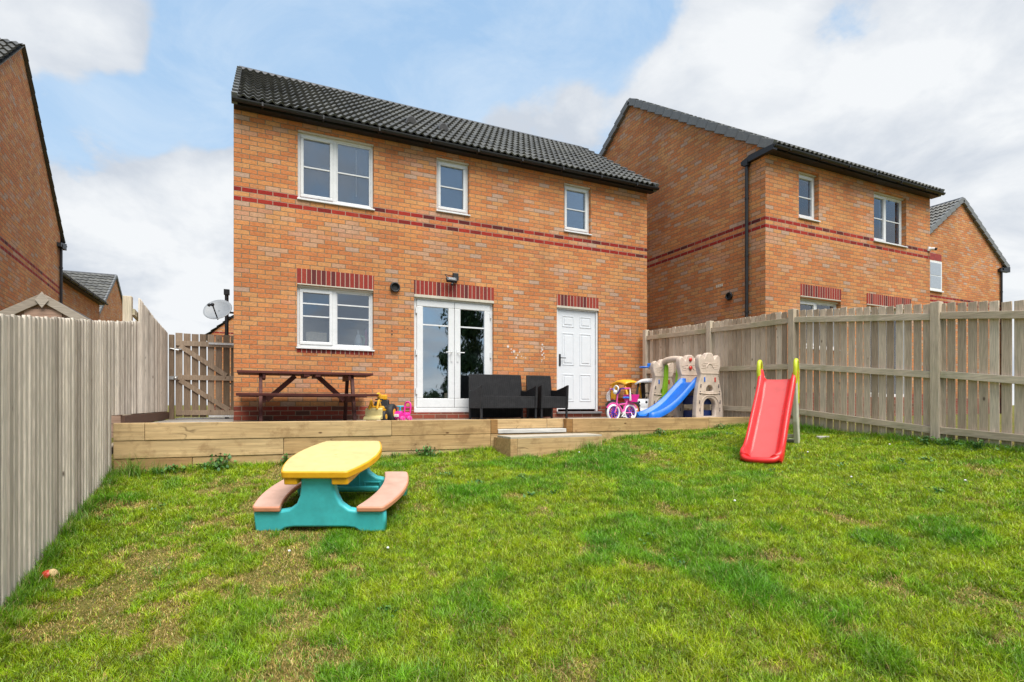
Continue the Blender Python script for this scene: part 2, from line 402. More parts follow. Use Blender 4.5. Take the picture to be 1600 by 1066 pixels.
def glass_mat(name, refl=.30, tint=(.80, .86, .90)):
    m, g = newmat(name); nt = g.nt; g.nt.nodes.remove(g.p)
    tr = g.n('ShaderNodeBsdfTransparent'); tr.inputs[0].default_value = (*tint, 1)
    gl = g.n('ShaderNodeBsdfGlossy'); gl.inputs[0].default_value = (.86, .92, 1, 1); gl.inputs['Roughness'].default_value = .015
    c = objco(g); b = g.n('ShaderNodeBump'); b.inputs['Strength'].default_value = .05; b.inputs['Distance'].default_value = .02
    g.put(b.inputs['Height'], g.noise(c, 2.2, 2)); nt.links.new(b.outputs[0], gl.inputs['Normal'])
    fr = g.n('ShaderNodeFresnel'); fr.inputs[0].default_value = 1.5
    f = g.m('ADD', g.m('MULTIPLY', fr.outputs[0], 1.4), refl, clamp=True)
    mx = g.n('ShaderNodeMixShader'); g.put(mx.inputs[0], f); nt.links.new(tr.outputs[0], mx.inputs[1]); nt.links.new(gl.outputs[0], mx.inputs[2])
    nt.links.new(mx.outputs[0], g.o.inputs[0]); return m
GLASS = glass_mat('window_glass', .08, (.93, .96, .98)); GLASSD = glass_mat('door_glass', .30, (.80, .88, .85))
BLIND = simple('grey_blind', (.15, .175, .215), .8, .03, 6, .1)
BLINDW = simple('pale_blind', (.36, .38, .40), .8, .05, 6, .1)
ROOM = simple('room_paint', (.55, .56, .56), .9, .05, 3, .02)

def plastic(name, col, rough=.42, dirt=.15, var=.06): return simple(name, col, rough, var+.03, 11, .10, dirt=min(.5, dirt*1.6+.05))
TEAL = plastic('teal_plastic', (.06, .50, .54)); YEL = plastic('yellow_plastic', (.74, .37, .012)); YELP = plastic('pale_yellow_plastic', (.56, .46, .20), .55)
PINKB = plastic('salmon_plastic', (.58, .24, .14), .5, .1); PINKT = plastic('faded_salmon_plastic', (.49, .31, .245), .6, .15)
REDB = plastic('faded_red_plastic', (.50, .060, .058), .55, .08, .06); REDP = plastic('red_plastic', (.68, .022, .022), .35, .0, .04); LIME = plastic('lime_plastic', (.50, .56, .02), .4, .1); CREAMP = plastic('cream_plastic', (.56, .55, .45), .5, .15)
BEIGE = plastic('beige_plastic', (.56, .45, .37), .65, .3, .1); BLUEP = plastic('blue_plastic', (.004, .13, .55), .4, .05); GREENP = plastic('green_plastic', (.25, .48, .02), .4, .05)
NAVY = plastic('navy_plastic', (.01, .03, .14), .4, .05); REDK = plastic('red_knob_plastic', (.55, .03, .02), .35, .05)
MAG = plastic('magenta_plastic', (.70, .02, .28), .35, .05); PNK = plastic('pink_paint', (.72, .10, .36), .3, .05); WHT = plastic('white_plastic', (.75, .74, .74), .45, .15)
PURP = plastic('purple_plastic', (.10, .04, .38), .35, .0); CYANP = plastic('light_blue_plastic', (.05, .45, .60), .4, .0); ORAP = plastic('orange_plastic', (.75, .18, .02), .4, .1)
RUBB = plastic('black_rubber', (.015, .015, .016), .7, .2); BLUED = plastic('deep_blue_vinyl', (.02, .05, .35), .4, 0)

def rattan():
    m, g = newmat('black_rattan'); co = objco(g); x, y, z = g.sep(co)
    a = g.m('SINE', g.m('MULTIPLY', g.m('ADD', x, y), 520)); b = g.m('SINE', g.m('MULTIPLY', z, 420))
    rb = g.m('SINE', g.m('MULTIPLY', g.m('ADD', x, y), 150)); h = g.m('MULTIPLY', a, b); n = g.noise(co, 12, 3)
    c = g.mix(g.mr(h, -.6, .9, 0, 1), (.002, .002, .003, 1), (.012, .012, .014, 1)); c = g.mix(g.mr(rb, .3, 1, 0, .5), c, (.022, .022, .026, 1)); c = g.mix(g.mr(n, .45, .7, 0, .4), c, (.028, .028, .03, 1))
    setp(g, c, .55, h, .6, .004, .3); return m
RATTAN = rattan()

# ------------------------------------------------------------------ ground
def lawn_mat():
    m, g = newmat('lawn_soil'); co = objco(g)
    n = g.noise(co, 1.6, 5, .6); n2 = g.noise(co, 40, 5, .75); n3 = g.noise(co, 9, 4, .6)
    c = g.ramp(g.m('ADD', g.m('MULTIPLY', n2, .6), g.m('MULTIPLY', n3, .4)), [(.3, (.055, .045, .012)), (.5, (.15, .13, .03)), (.7, (.36, .27, .10))])
    c = g.mix(g.mr(n, .4, .6, 0, .4), c, (.07, .12, .02, 1))
    setp(g, c, .95, n2, .8, .03, .1); return m
LAWN = lawn_mat()
def build_ground():
    xs = np.unique(np.concatenate([np.array([-900, -400, -150, -60, -30, -15, -9, -6, -4]), np.arange(-3, 9.01, .15), np.array([10, 12, 16, 25, 45, 90, 200, 500, 900])]))
    ys = np.unique(np.concatenate([np.array([-900, -400, -150, -60, -30, -15, -9, -5]), np.arange(-3, 12.01, .15), np.array([14, 18, 25, 40, 80, 200, 500, 900])]))
    X, Y = np.meshgrid(xs, ys); Z = gz(X, Y); nx, ny = len(xs), len(ys)
    vs = np.stack([X, Y, Z], -1).reshape(-1, 3).tolist()
    fs = [(j*nx+i, j*nx+i+1, (j+1)*nx+i+1, (j+1)*nx+i) for j in range(ny-1) for i in range(nx-1)]
    me = bpy.data.meshes.new('ground'); me.from_pydata(vs, [], fs); me.materials.append(LAWN)
    for p in me.polygons: p.use_smooth = True
    o = bpy.data.objects.new('ground', me); COL.objects.link(o); o['kind'] = 'structure'
build_ground()

# sleeper line (front face of retaining wall)
PL = Vector((-1.428, 7.31, 0)); PR = Vector((7.58, 6.60, 0)); SD = (PR-PL).normalized(); SN = Vector((SD.y, -SD.x, 0))   # SN points to the lawn
def sl_s(px):      # distance along the line for a photograph column
    q = (px-800)/853; c, s = math.cos(TH), math.sin(TH); d = Vector((q*c+s, -q*s+c)); 
    n = Vector((SN.x, SN.y)); k = n.dot(Vector((PL.x, PL.y)))/n.dot(d); p = d*k
    return (p-Vector((PL.x, PL.y))).dot(Vector((SD.x, SD.y)))
def sl_y(X): return PL.y + (X-PL.x)*(PR.y-PL.y)/(PR.x-PL.x)

b = MB(); b.prism([(-1.41, 7.40), (7.60, 6.70), (7.60, 9.56), (-.33, 9.56), (-.33, 13), (-1.41, 13)], 'z', -.35, -.06)
tag(b.build('patio', PAVE), kind='structure')

# ------------------------------------------------------------------ houses
def window(parent, x0, x1, z0, z1, kind='double', bars=(.5,), glass=None, y=.07, backing=None, sill=True):
    """frame sits y behind the wall face (wall face at y=0, house is at +y)"""
    fw = .055; fr = MB()
    fr.box(x0, x1, y, y+.07, z1-.06, z1); fr.box(x0, x1, y, y+.07, z0, z0+.05)
    fr.box(x0, x0+.045, y, y+.07, z0+.05, z1-.06); fr.box(x1-.045, x1, y, y+.07, z0+.05, z1-.06)
    fo = fr.build('window', UPVC, parent, .006)
    cells = [(x0+.045, x1-.045)]
    if kind == 'double':
        mid = x0+(x1-x0)*.48; cells = [(x0+.045, mid-.03), (mid+.03, x1-.045)]
        mb = MB(); mb.box(mid-.03, mid+.03, y, y+.07, z0+.05, z1-.06); mb.build('mullion', UPVC, fo, .005)
    for i, (a, c) in enumerate(cells):
        zz0, zz1 = z0+.05, z1-.06; e = .05; ff = MB(); yy = y-.014
        if kind == 'double' and i == 1: e = .022; yy = y+.012
        ff.box(a, c, yy, y+.05, zz1-e, zz1); ff.box(a, c, yy, y+.05, zz0, zz0+e); ff.box(a, a+e, yy, y+.05, zz0+e, zz1-e); ff.box(c-e, c, yy, y+.05, zz0+e, zz1-e)
        ff.build('sash', UPVC, fo, .006)
        pm = MB(); pm.box(a+e-.005, c-e+.005, y+.022, y+.034, zz0+e-.005, zz1-e+.005); pm.build('pane', glass or GLASS, fo)
        for t in bars:
            zz = zz0+e+(zz1-zz0-2*e)*t; bb = MB(); bb.box(a+e, c-e, y+.010, y+.021, zz-.011, zz+.011); bb.build('glazing_bar', UPVC, fo)
        if backing:
            k = MB(); k.box(a+.01, c-.01, y+.085, y+.09, zz0, zz1); k.build('blind', backing, fo)
    if sill:
        sb = MB(); sb.prism([(-.035, z0-.03), (-.035, z0-.008), (y, z0+.004), (y, z0-.03)], 'x', x0-.012, x1+.012)
        # prism on 'x' maps (u,v)->(y,z)
        sb.build('sill', UPVC, fo, .003)
    tb = MB(); tb.box(x0, x1, y-.045, y-.001, z1-.03, z1); tb.build('head_trim', DARKREV if kind != 'none' else UPVC, fo, .002)
    return fo

def roof(parent, W, D, H, ridge_y, ridge_z, ov=.22, side=.06, pitch_back=None, wave=.134, gauge=.33, front_only=False, caps=True):
    """tiled gable roof, ridge along x. eaves at y=-ov and y=D+ov"""
    rf = MB(); rf.smooth = False
    sa, sb_ = side if isinstance(side, tuple) else (side, side)
    x0, x1 = -sa, W+sb_
    sl = (ridge_z-H)/(ridge_y+ov)            # front slope
    def slope(ya, za, yb, zb):               # from eave a to ridge b
        L = math.hypot(yb-ya, zb-za); n = int(round(L/gauge)); up = Vector((0, (yb-ya)/L, (zb-za)/L)); nr = Vector((0, -(zb-za)/L*1.0, (yb-ya)/L))
        if nr.z < 0: nr = -nr
        nw = max(1, int(round((x1-x0)/wave))); sm = 8; xs = [x0+(x1-x0)*i/(nw*sm) for i in range(nw*sm+1)]
        hs = [.038*(0.5+0.5*math.cos(2*math.pi*(i % sm)/sm))**1.3 for i in range(nw*sm+1)]
        for r in range(n):
            a, c = r*L/n, (r+1)*L/n + .05
            lo, hi = .058, .010
            v = []
            for i, xx in enumerate(xs):
                p = Vector((xx, ya, za)); v.append(p+up*(a-.012)+nr*(hs[i]+lo-.03)); 
            for i, xx in enumerate(xs):
                p = Vector((xx, ya, za)); v.append(p+up*(a-.014)+nr*(hs[i]+lo))
            for i, xx in enumerate(xs):
                p = Vector((xx, ya, za)); v.append(p+up*min(c, L+.01)+nr*(hs[i]+hi))
            m = len(xs)
            for i in range(m-1):
                if i % (2*sm) == 0: rf.tone = rnd.random()
                b0 = len(rf.v)
                rf.add([v[i], v[i+1], v[m+i+1], v[m+i], v[2*m+i+1], v[2*m+i]], [(0, 1, 2, 3), (3, 2, 4, 5)])
        # underlay
        q0 = Vector((0, ya, za)); q1 = Vector((0, yb, zb)); e = nr*(-.01)
        rf.add([(x0, *(q0+e).yz), (x1, *(q0+e).yz), (x1, *(q1+e).yz), (x0, *(q1+e).yz)], [(0, 1, 2, 3)])
    slope(-ov, H, ridge_y, ridge_z)
    slope(D+ov, H, ridge_y, ridge_z)
    ro = rf.build('roof', TILE, parent)
    # ridge tiles
    rd = MB(); n = max(2, int((x1-x0)/.45))
    for i in range(n):
        a = x0+(x1-x0)*i/n; c = x0+(x1-x0)*(i+1)/n-.004; rr = .095; vs = []; rd.tone = rnd.random()*.6
        for xx, k in ((a, 1.0), (c, 1.0)):
            for j in range(9):
                t = math.pi*j/8; vs.append((xx, ridge_y+rr*math.cos(t), ridge_z-.03+rr*math.sin(t)*k))
        rd.add(vs, [(j, j+1, j+10, j+9) for j in range(8)], True); rd.add(vs[:9], [tuple(range(9))]); rd.add(vs[9:], [tuple(range(9))])
    rd.build('ridge_tile', RIDGEM, ro)
    if caps:
        for xx, sg in ((x0, -1), (x1, 1)):
            for ya, yb in ((-ov, ridge_y), (D+ov, ridge_y)):
                vc = MB()
                L = math.hypot(yb-ya, ridge_z-H); n = int(round(L/gauge)); up = Vector((0, (yb-ya)/L, (ridge_z-H)/L)); nr = up.cross(Vector((1, 0, 0))); nr = nr if nr.z > 0 else -nr
                for r in range(n):
                    p = Vector((xx, ya, H))+up*(r*L/n-.03); q = Vector((xx, ya, H))+up*((r+1)*L/n-.01); vc.tone = .35+rnd.random()*.65
                    a0 = xx-sg*.05; a1 = xx+sg*.035; vs = []
                    for pt, e0 in ((p, .095), (q, .055)):
                        for ax, hh in ((a0, e0), (a1, e0), (a1, e0-.17), (a0, e0-.17)): 
                            w_ = pt+nr*hh; vs.append((ax, w_.y, w_.z))
                    vc.add(vs, [(0, 1, 2, 3), (7, 6, 5, 4), (0, 4, 5, 1), (1, 5, 6, 2), (2, 6, 7, 3), (3, 7, 4, 0)])
                vc.build('verge_cap', CAPM, ro, .006)
    # fascia, soffit, gutter
    for yy, sg in ((-ov, 1), (D+ov, -1)):
        fa = MB(); fa.box(x0, x1, yy+sg*.02, yy+sg*.045, H-.08, H+.0); fa.box(x0, x1, yy+sg*.045, (0 if sg > 0 else D)-sg*.002, H-.08, H-.065)
        fa.build('fascia', BLACKP, parent)
        gu = MB(); cy = yy-sg*.045; vs = []; m = 9
        for xx in (x0-.03, x1+.03):
            for rr in (.047, .042):
                for j in range(m):
                    t = math.pi+math.pi*j/(m-1); vs.append((xx, cy+rr*math.cos(t), H-.02+rr*math.sin(t)))
        for j in range(m-1):
            gu.add([vs[j], vs[j+1], vs[2*m+j+1], vs[2*m+j]], [(0, 1, 2, 3)], True)
            gu.add([vs[m+j], vs[m+j+1], vs[3*m+j+1], vs[3*m+j]], [(0, 1, 2, 3)], True)
        gu.add(vs[:m], [tuple(range(m))]); gu.add(vs[2*m:3*m], [tuple(range(m))])
        k = x0+.4
        while k < x1: gu.box(k-.012, k+.012, cy-.05, cy+.06, H-.072, H-.012); k += .9
        gu.build('gutter', BLACKP, parent)
    return ro

def walls(parent, W, D, H, ridge_y, ridge_z, ov, holes, zb=-1.2, inner=True):
    b = MB(); xs = sorted({0, W} | {v for h in holes for v in h[:2]}); zs = sorted({zb, H} | {v for h in holes for v in h[2:]})
    for i in range(len(xs)-1):
        for j in range(len(zs)-1):
            cx, cz = (xs[i]+xs[i+1])/2, (zs[j]+zs[j+1])/2
            if any(h[0] < cx < h[1] and h[2] < cz < h[3] for h in holes): continue
            b.add([(xs[i], 0, zs[j]), (xs[i+1], 0, zs[j]), (xs[i+1], 0, zs[j+1]), (xs[i], 0, zs[j+1])], [(0, 1, 2, 3)])
    for h in holes:
        x0, x1, z0, z1 = h; d = .16
        b.add([(x0,0,z0),(x0,d,z0),(x0,d,z1),(x0,0,z1)], [(0,1,2,3)]); b.add([(x1,0,z0),(x1,d,z0),(x1,d,z1),(x1,0,z1)], [(0,1,2,3)])
        b.add([(x0,0,z1),(x1,0,z1),(x1,d,z1),(x0,d,z1)], [(0,1,2,3)]); b.add([(x0,0,z0),(x1,0,z0),(x1,d,z0),(x0,d,z0)], [(0,1,2,3)])
    zr = ridge_z-.03; s1 = (ridge_z-H)/(ridge_y+ov); s2 = (ridge_z-H)/(D+ov-ridge_y); ze1 = H+s1*ov-.03; ze2 = H+s2*ov-.03
    for xx in (0, W): b.add([(xx, 0, zb), (xx, D, zb), (xx, D, ze2), (xx, ridge_y, zr), (xx, 0, ze1)], [(0, 1, 2, 3, 4)])
    b.add([(0, D, zb), (W, D, zb), (W, D, ze2), (0, D, ze2)], [(0, 1, 2, 3)])
    b.add([(0, 0, H), (W, 0, H), (W, 0, ze1), (0, 0, ze1)], [(0, 1, 2, 3)])
    o = b.build('wall', BRICK, parent)
    if inner:
        r = MB()
        for z0, z1 in ((0.08, 2.42), (2.62, 4.82)):
            r.box(.12, W-.12, .161, D-.15, z0, z1)
        r2 = MB(); r2.v = r.v; r2.f = [f for i, f in enumerate(r.f) if i % 6 != 2]; r2.t = [.5]*len(r2.f); r2.sm = [False]*len(r2.f)
        r2.build('room_lining', ROOM, parent)
    return o
def lintel(parent, x0, x1, z0, z1, label=None):
    b = MB(); b.box(x0, x1, -.004, .10, z0, z1); o = b.build('lintel', SOLD, parent)
    b = MB(); b.box(x0+.01, x1-.01, -.007, .08, z0-.018, z0-.001); b.build('lintel_edge', DARKREV, o)
def flue(parent, x, z, axis='y', y=0, r=.075):
    b = MB()
    d = Vector((0, -1, 0)) if axis == 'y' else Vector((-1, 0, 0)); p = Vector((x, y, z))
    b.ring(tuple(p+d*.03), r, .016, axis, 24, 8, 1.6); b.tube([p, p+d*.05], r*.95, 20, False); o = b.build('flue', BLACKP, parent)
    b = MB(); b.tube([p-d*.01, p+d*.01], r*.9, 20); b.build('flue_core', RUBB, o)
def downpipe(parent, x, y, z0, z1, nx=0):
    b = MB(); b.tube([(x, y, z0), (x, y, z1)], .034, 12); z = z0+.5
    while z < z1-.1: b.tube([(x, y, z-.02), (x, y, z+.02)], .042, 12); z += 1.15
    b.box(x-.05, x+.05+.0, y-.05, y+.05, z1-.01, z1+.09); b.build('downpipe', BLACKP, parent)

# ---- main house
def main_house():
    X0, Y0 = -.317, 9.57
    t = thing('brick_house', 'middle orange brick house with white patio doors and black rattan seats in front', 'house', (X0, Y0, 0))
    W, D, H, ry, rz, ov = 8.07, 5.6, 4.91, 2.86, 7.04, .17
    def L(a, c): return (a-X0, c-X0)
    A = (*L(.618, 1.847), 3.59, 4.72); B = (*L(2.974, 3.605), 3.75, 4.72); C = (*L(5.658, 6.293), 3.745, 4.72)
    K = (*L(.606, 1.843), 1.155, 2.175); F = (*L(2.556, 4.10), .065, 2.165); Dd = (*L(5.484, 6.488), .07, 2.19)
    walls(t, W, D, H, ry, rz, ov, [A, B, C, K, F, Dd])
    ro = roof(t, W, D, H, ry, rz, ov, (-.01, .10))
    wa = window(t, *A, 'double', (.5,), backing=BLIND)
    m = MB(); m.tube([(A[1]-.28, .115, 4.60), (A[1]-.28, .115, 3.80)], .006, 6); m.build('blind_cord', WHT, wa)
    window(t, *B, 'single', (.5,), backing=BLIND); window(t, *C, 'single', (.5,), backing=BLIND)
    window(t, *K, 'double', (.52, .78))
    lintel(t, K[0]-.004, K[1]+.004, 2.195, 2.437); lintel(t, F[0], F[1]+.005, 2.185, 2.433); lintel(t, Dd[0]-.004, Dd[1]-.006, 2.21, 2.43)
    # brick on edge under the kitchen sill
    b = MB(); b.box(K[0], K[1], -.003, .05, 1.06, 1.123); o = b.build('brick_sill', SOLD, t)
    # french doors
    x0, x1, z0, z1 = F; y = .05
    b = MB(); b.box(x0, x1, y, y+.07, z1-.065, z1); b.box(x0, x1, y-.02, y+.07, z0, z0+.085); b.box(x0, x0+.06, y, y+.07, z0+.085, z1-.065); b.box(x1-.06, x1, y, y+.07, z0+.085, z1-.065)
    fr = b.build('door_frame', UPVC, t, .006)
    mid = (x0+x1)/2
    for i, (a, c) in enumerate(((x0+.06, mid-.003), (mid+.003, x1-.06))):
        b = MB(); e = .115; yy = y-.018; za, zc = z0+.09, z1-.068
        b.box(a, c, yy, yy+.055, zc-e, zc); b.box(a, c, yy, yy+.055, za, za+e+.05); b.box(a, a+e, yy, yy+.055, za+e+.05, zc-e); b.box(c-e, c, yy, yy+.055, za+e+.05, zc-e)
        dl = b.build('door_leaf', UPVC, fr, .01)
        b = MB(); b.box(a+e-.005, c-e+.005, y+.008, y+.02, za+e+.045, zc-e+.005); b.build('pane', GLASSD, dl)
        b = MB(); b.box(a+e, c-e, y-.004, y+.007, zc-e-.34, zc-e-.315); b.build('glazing_bar', UPVC, dl)
        hx = (c-.055 if i == 0 else a+.055); b = MB(); b.box(hx-.016, hx+.016, yy-.012, yy, 1.0, 1.22); s = (-1 if i == 0 else 1)
        b.tube([(hx, yy-.01, 1.17), (hx, yy-.045, 1.17), (hx+s*.12, yy-.05, 1.17)], .009, 8); b.build('handle', UPVC, dl)
        for zz in (.45, 1.15, 1.9):
            b = MB(); hx2 = (a-.012 if i == 0 else c+.012); b.tube([(hx2, yy-.004, zz-.05), (hx2, yy-.004, zz+.05)], .016, 10); b.build('hinge', UPVC, dl)
    b = MB(); b.box(x0, x1, -.02, .05, z1-.03, z1+.012); b.build('head_trim', DARKREV, fr)
    # panelled door
    x0, x1, z0, z1 = Dd
    b = MB(); b.box(x0, x1, .03, .1, z1-.05, z1); b.box(x0, x0+.045, .03, .1, z0, z1-.05); b.box(x1-.045, x1, .03, .1, z0, z1-.05)
    df = b.build('door_frame', UPVC, t, .005)
    a, c, za, zc = x0+.05, x1-.05, z0+.045, z1-.055; wd = c-a
    b = MB(); b.box(a, c, .055, .095, za, zc); dr = b.build('door', DOORW, df, .004)
    for col in range(2):
        px0 = a+.105+col*(wd/2-.035); px1 = px0+wd/2-.17
        for zr0, zr1 in ((.16, .72), (.90, 1.56), (1.68, 1.91)):
            b = MB(); q = .022
            b.add([(px0, .0549, za+zr0), (px1, .0549, za+zr0), (px1, .0549, za+zr1), (px0, .0549, za+zr1)], [])
            # raised moulding ring + raised field
            for (k0, k1, d) in ((0, q, .007),):
                b.box(px0, px1, .055-d, .0552, za+zr0, za+zr0+q); b.box(px0, px1, .055-d, .0552, za+zr1-q, za+zr1)
                b.box(px0, px0+q, .055-d, .0552, za+zr0+q, za+zr1-q); b.box(px1-q, px1, .055-d, .0552, za+zr0+q, za+zr1-q)
            b.box(px0+.05, px1-.05, .047, .0552, za+zr0+.05, za+zr1-.05)
            b.build('door_panel', DOORW, dr, .005)
    b = MB(); hx = a+.05; b.box(hx-.02, hx+.02, .044, .056, za+.88, za+1.12); b.tube([(hx, .045, za+1.04), (hx, .0, za+1.04), (hx+.11, -.005, za+1.04)], .009, 8); b.build('handle', BLACKP, dr)
    for zz in (.25, 1.0, 1.75):
        b = MB(); b.tube([(c+.006, .045, za+zz-.05), (c+.006, .045, za+zz+.05)], .008, 8); b.build('hinge', GREYMET, dr)
    b = MB(); b.box(x0-.01, x1+.06, -.05, .06, z0-.045, z0-.002); b.build('threshold', simple('grey_threshold', (.16, .16, .17), .6), t, .005)
    b = MB(); b.box(x0, x1, -.012, .03, z1-.022, z1+.015); b.build('head_trim', DARKREV, df)
    flue(t, 2.21-X0, 2.266)
    # small holes and an old screw fixing by the patio doors
    hx = 2.16-X0
    for q, zz in ((0, 1.50), (0, 1.44), (.28, 1.56), (.3, 1.36)): b = MB(); b.tube([(hx+q, .0, zz), (hx+q, -.003, zz)], .014 if q == 0 else .008, 8); b.build('screw_hole', RUBB, t)
    # white chalk marks left on the bricks
    b = MB()
    def star(cx, cz, r):
        pts = [(cx+r*(1 if k % 2 == 0 else .45)*math.cos(k*math.pi/5+.3), cz+r*(1 if k % 2 == 0 else .45)*math.sin(k*math.pi/5+.3)) for k in range(10)]; b.prism(pts, 'y', -.0025, .001)
    cx0 = 4.45-X0
    for q, zz, r in ((-.05, 1.33, .035), (.02, 1.28, .02), (.08, 1.24, .04), (.16, 1.17, .02), (.2, 1.23, .018), (.03, 1.22, .016), (.13, 1.12, .028), (.24, 1.15, .016)): star(cx0+q, zz, r)
    cx0 = 5.16-X0
    for k in range(11): star(cx0+rnd.uniform(-.035, .035), 1.06+k*.034, rnd.uniform(.012, .03))
    for k in range(5): star(4.83-X0+rnd.uniform(-.1, .1), 1.08+rnd.uniform(0, .05), rnd.uniform(.008, .018))
    b.build('chalk_mark', simple('chalk', (.62, .56, .52), .95), t)
    # vent tiles on the roof
    for (px, f) in ((641, .30), (691, .31)):
        yy = -ov+(ry+ov)*f; zz = H+(rz-H)*f; q = (px-800)/853; cc, ss = math.cos(TH), math.sin(TH); Yw = Y0+yy; Xl = Yw*(q*cc+ss)/(cc-q*ss)-X0
        hood = [(Xl+.11*math.cos(math.pi*k/8), zz+.0+.15*math.sin(math.pi*k/8)) for k in range(9)]
        b = MB(); b.prism(hood, 'y', yy-.10, yy+.26); o = b.build('vent_tile', RIDGEM, ro, .008)
        b = MB(); b.prism([(Xl+(x-Xl)*.8, zz+.02+(z-zz)*.78) for x, z in hood], 'y', yy-.104, yy-.098); b.build('vent_mouth', RUBB, o)
    # left side: soil pipe / downpipe seen past the corner
    downpipe(t, -.20, 2.43, -.1, 2.36)
    for z in (.6, 1.9): b = MB(); b.box(-.18, 0.001, 2.42, 2.44, z, z+.03); b.build('pipe_bracket', BLACKP, t)
    return t
main_house()

# ---- right neighbour (its near gable and front)
def right_house():
    X0, Y0, Z0 = 9.04, 7.58, .28
    t = thing('brick_house', 'orange brick house right of the middle one, black downpipe on its windowless gable', 'house', (X0, Y0, Z0), group='orange brick neighbouring houses')
    W, D, H, ry, rz, ov = 5.56, 8.5, 4.93, 4.25, 8.02, .20
    D_ = (10-X0, 10.61-X0, 3.75, 4.715); E_ = (12.45-X0, 13.65-X0, 3.59, 4.715)
    G1 = (10.036-X0, 11.321-X0, 1.1, 2.12); G2 = (12.19-X0, 13.83-X0, .1, 2.12)
    walls(t, W, D, H, ry, rz, ov, [D_, E_, G1, G2])
    roof(t, W, D, H, ry, rz, ov, .05)
    window(t, *D_, 'single', (.5,), backing=BLINDW, y=.1); window(t, *E_, 'double', (.5,), y=.1)
    b = MB(); b.box(E_[0]+.05, E_[0]+.75, .22, .24, E_[2]+.03, E_[3]-.03); b.build('curtain', BLINDW, t)
    window(t, *G1, 'double', (.7,), y=.1); window(t, *G2, 'double', (), y=.1, sill=False)
    lintel(t, G1[0], G1[1], 2.155, 2.39); lintel(t, G2[0], G2[1], 2.155, 2.39)
    downpipe(t, -.055, .40, -1.0, 4.76)
    b = MB(); b.prism([(-.25, 4.82), (-.25, 4.92), (.30, 4.93), (.52, 4.87), (.52, 4.80)], 'x', -.09, .02); b.build('eaves_box', BLACKP, t)
    flue(t, 0, 2.21, 'x', .88, .07)
    b = MB(); 
    for k in range(4): b.box(-.006, .0, 1.08+k*.05, 1.115+k*.05, 2.46, 2.52)
    b.build('air_brick', DARKREV, t)
    # small white camera on the far front corner
    b = MB(); b.tube([(W-.06, -.02, 3.64), (W-.03, -.12, 3.62)], .035, 12); b.box(W-.11, W-.02, -.03, 0, 3.59, 3.69)
    o = b.build('camera_body', WHT, thing('security_camera', 'small white security camera at the far front corner of the right house', 'camera', (X0, Y0, Z0)))
    b = MB(); b.tube([(W-.029, -.121, 3.62), (W-.018, -.16, 3.612)], .03, 12); b.build('lens_hood', RUBB, o.parent)
right_house()

# ---- far right house, gable facing us
def far_right_house():
    # ridge runs away from us: build with the ridge along local x and turn by 90 degrees
    t = thing('brick_house', 'far right orange brick house whose gable shows behind the fence end', 'house', (24.95, 10.56, 0.25), (0, 0, R(90)), 'orange brick neighbouring houses')
    # local x -> world +Y ; local y -> world -X
    W, D, H, ry, rz, ov = 9, 5.5, 5.05, 2.75, 7.1, .25
    walls(t, W, D, H, ry, rz, ov, [], inner=False); roof(t, W, D, H, ry, rz, ov, .06)
    # window on the gable (local x = 0 plane facing -x)
    g1 = thing('tmpw', 'x', 'x'); bpy.data.objects.remove(g1)
    yc = 24.95-20.62; w_ = .38
    b = MB(); b.box(-.02, .05, yc-w_, yc+w_, 3.80, 4.78); wn = b.build('window', UPVC, t, .006)
    b = MB(); b.box(-.026, -.021, yc-.31, yc+.31, 3.87, 4.27); b.box(-.026, -.021, yc-.31, yc+.31, 4.30, 4.71); b.build('pane', simple('far_pane', (.30, .34, .40), .1), wn)
    b = MB(); b.box(-.06, -.001, yc-.42, yc+.42, 3.75, 3.79); b.build('sill', UPVC, wn)
    b = MB()
    for k in range(10): 
        b.tone = rnd.random(); b.box(-.006, .05, yc-.38+k*.0765, yc-.38+k*.0765+.068, 4.81, 5.03)
    b.build('lintel', simple('far_red_brick', (.26, .035, .03), .8, .3, 12), t)
    downpipe(t, -.05, .18, -1, 4.9)
    b = MB(); b.prism([(-.32, 4.86), (-.32, 5.06), (.35, 4.93), (.35, 4.83)], 'x', -.10, .02); b.build('eaves_box', BLACKP, t)
far_right_house()

# ---- left house, gable towards the garden
def left_house():
    # plan: gable wall line from far corner F towards us
    c, s = math.cos(TH), math.sin(TH); ang = math.atan(490/853)
    lat, dep = -12.0, 14.5; FX, FY = lat*c+dep*s, -lat*s+dep*c; rot = ang-TH     # anticlockwise turn
    t = thing('brick_house', 'orange brick house at the left edge with a tall gable and black downpipe', 'house', (FX, FY, -.30), (0, 0, rot), 'orange brick neighbouring houses')
    # local: gable wall at x=0 facing +x, spans y from 0 (far) to -8 ; ridge along x
    D = 7.4; W = 9; H = 4.84; rz = 7.95; ry = 3.7; ov = .26
    inn = bpy.data.objects
    # build in a frame shifted so that y runs 0..D, then offset the parts
    before = set(bpy.data.objects)
    walls(t, W, D, H, ry, rz, ov, [], inner=False); roof(t, W, D, H, ry, rz, ov, .06)
    downpipe(t, W+.055, D-.22, -1, 4.62)
    b = MB(); b.prism([(D-.42, 4.62), (D-.42, 4.72), (D+.28, 4.86), (D+.28, 4.68)], 'x', W-.02, W+.09); b.build('eaves_box', BLACKP, t)
    b = MB(); b.tube([(W, 3.3, 1.8), (W+.25, 3.3, 1.8)], .06, 12); b.build('flue', BLACKP, t)
    for o in set(bpy.data.objects)-before: o.location = (-W, -D, 0)
left_house()

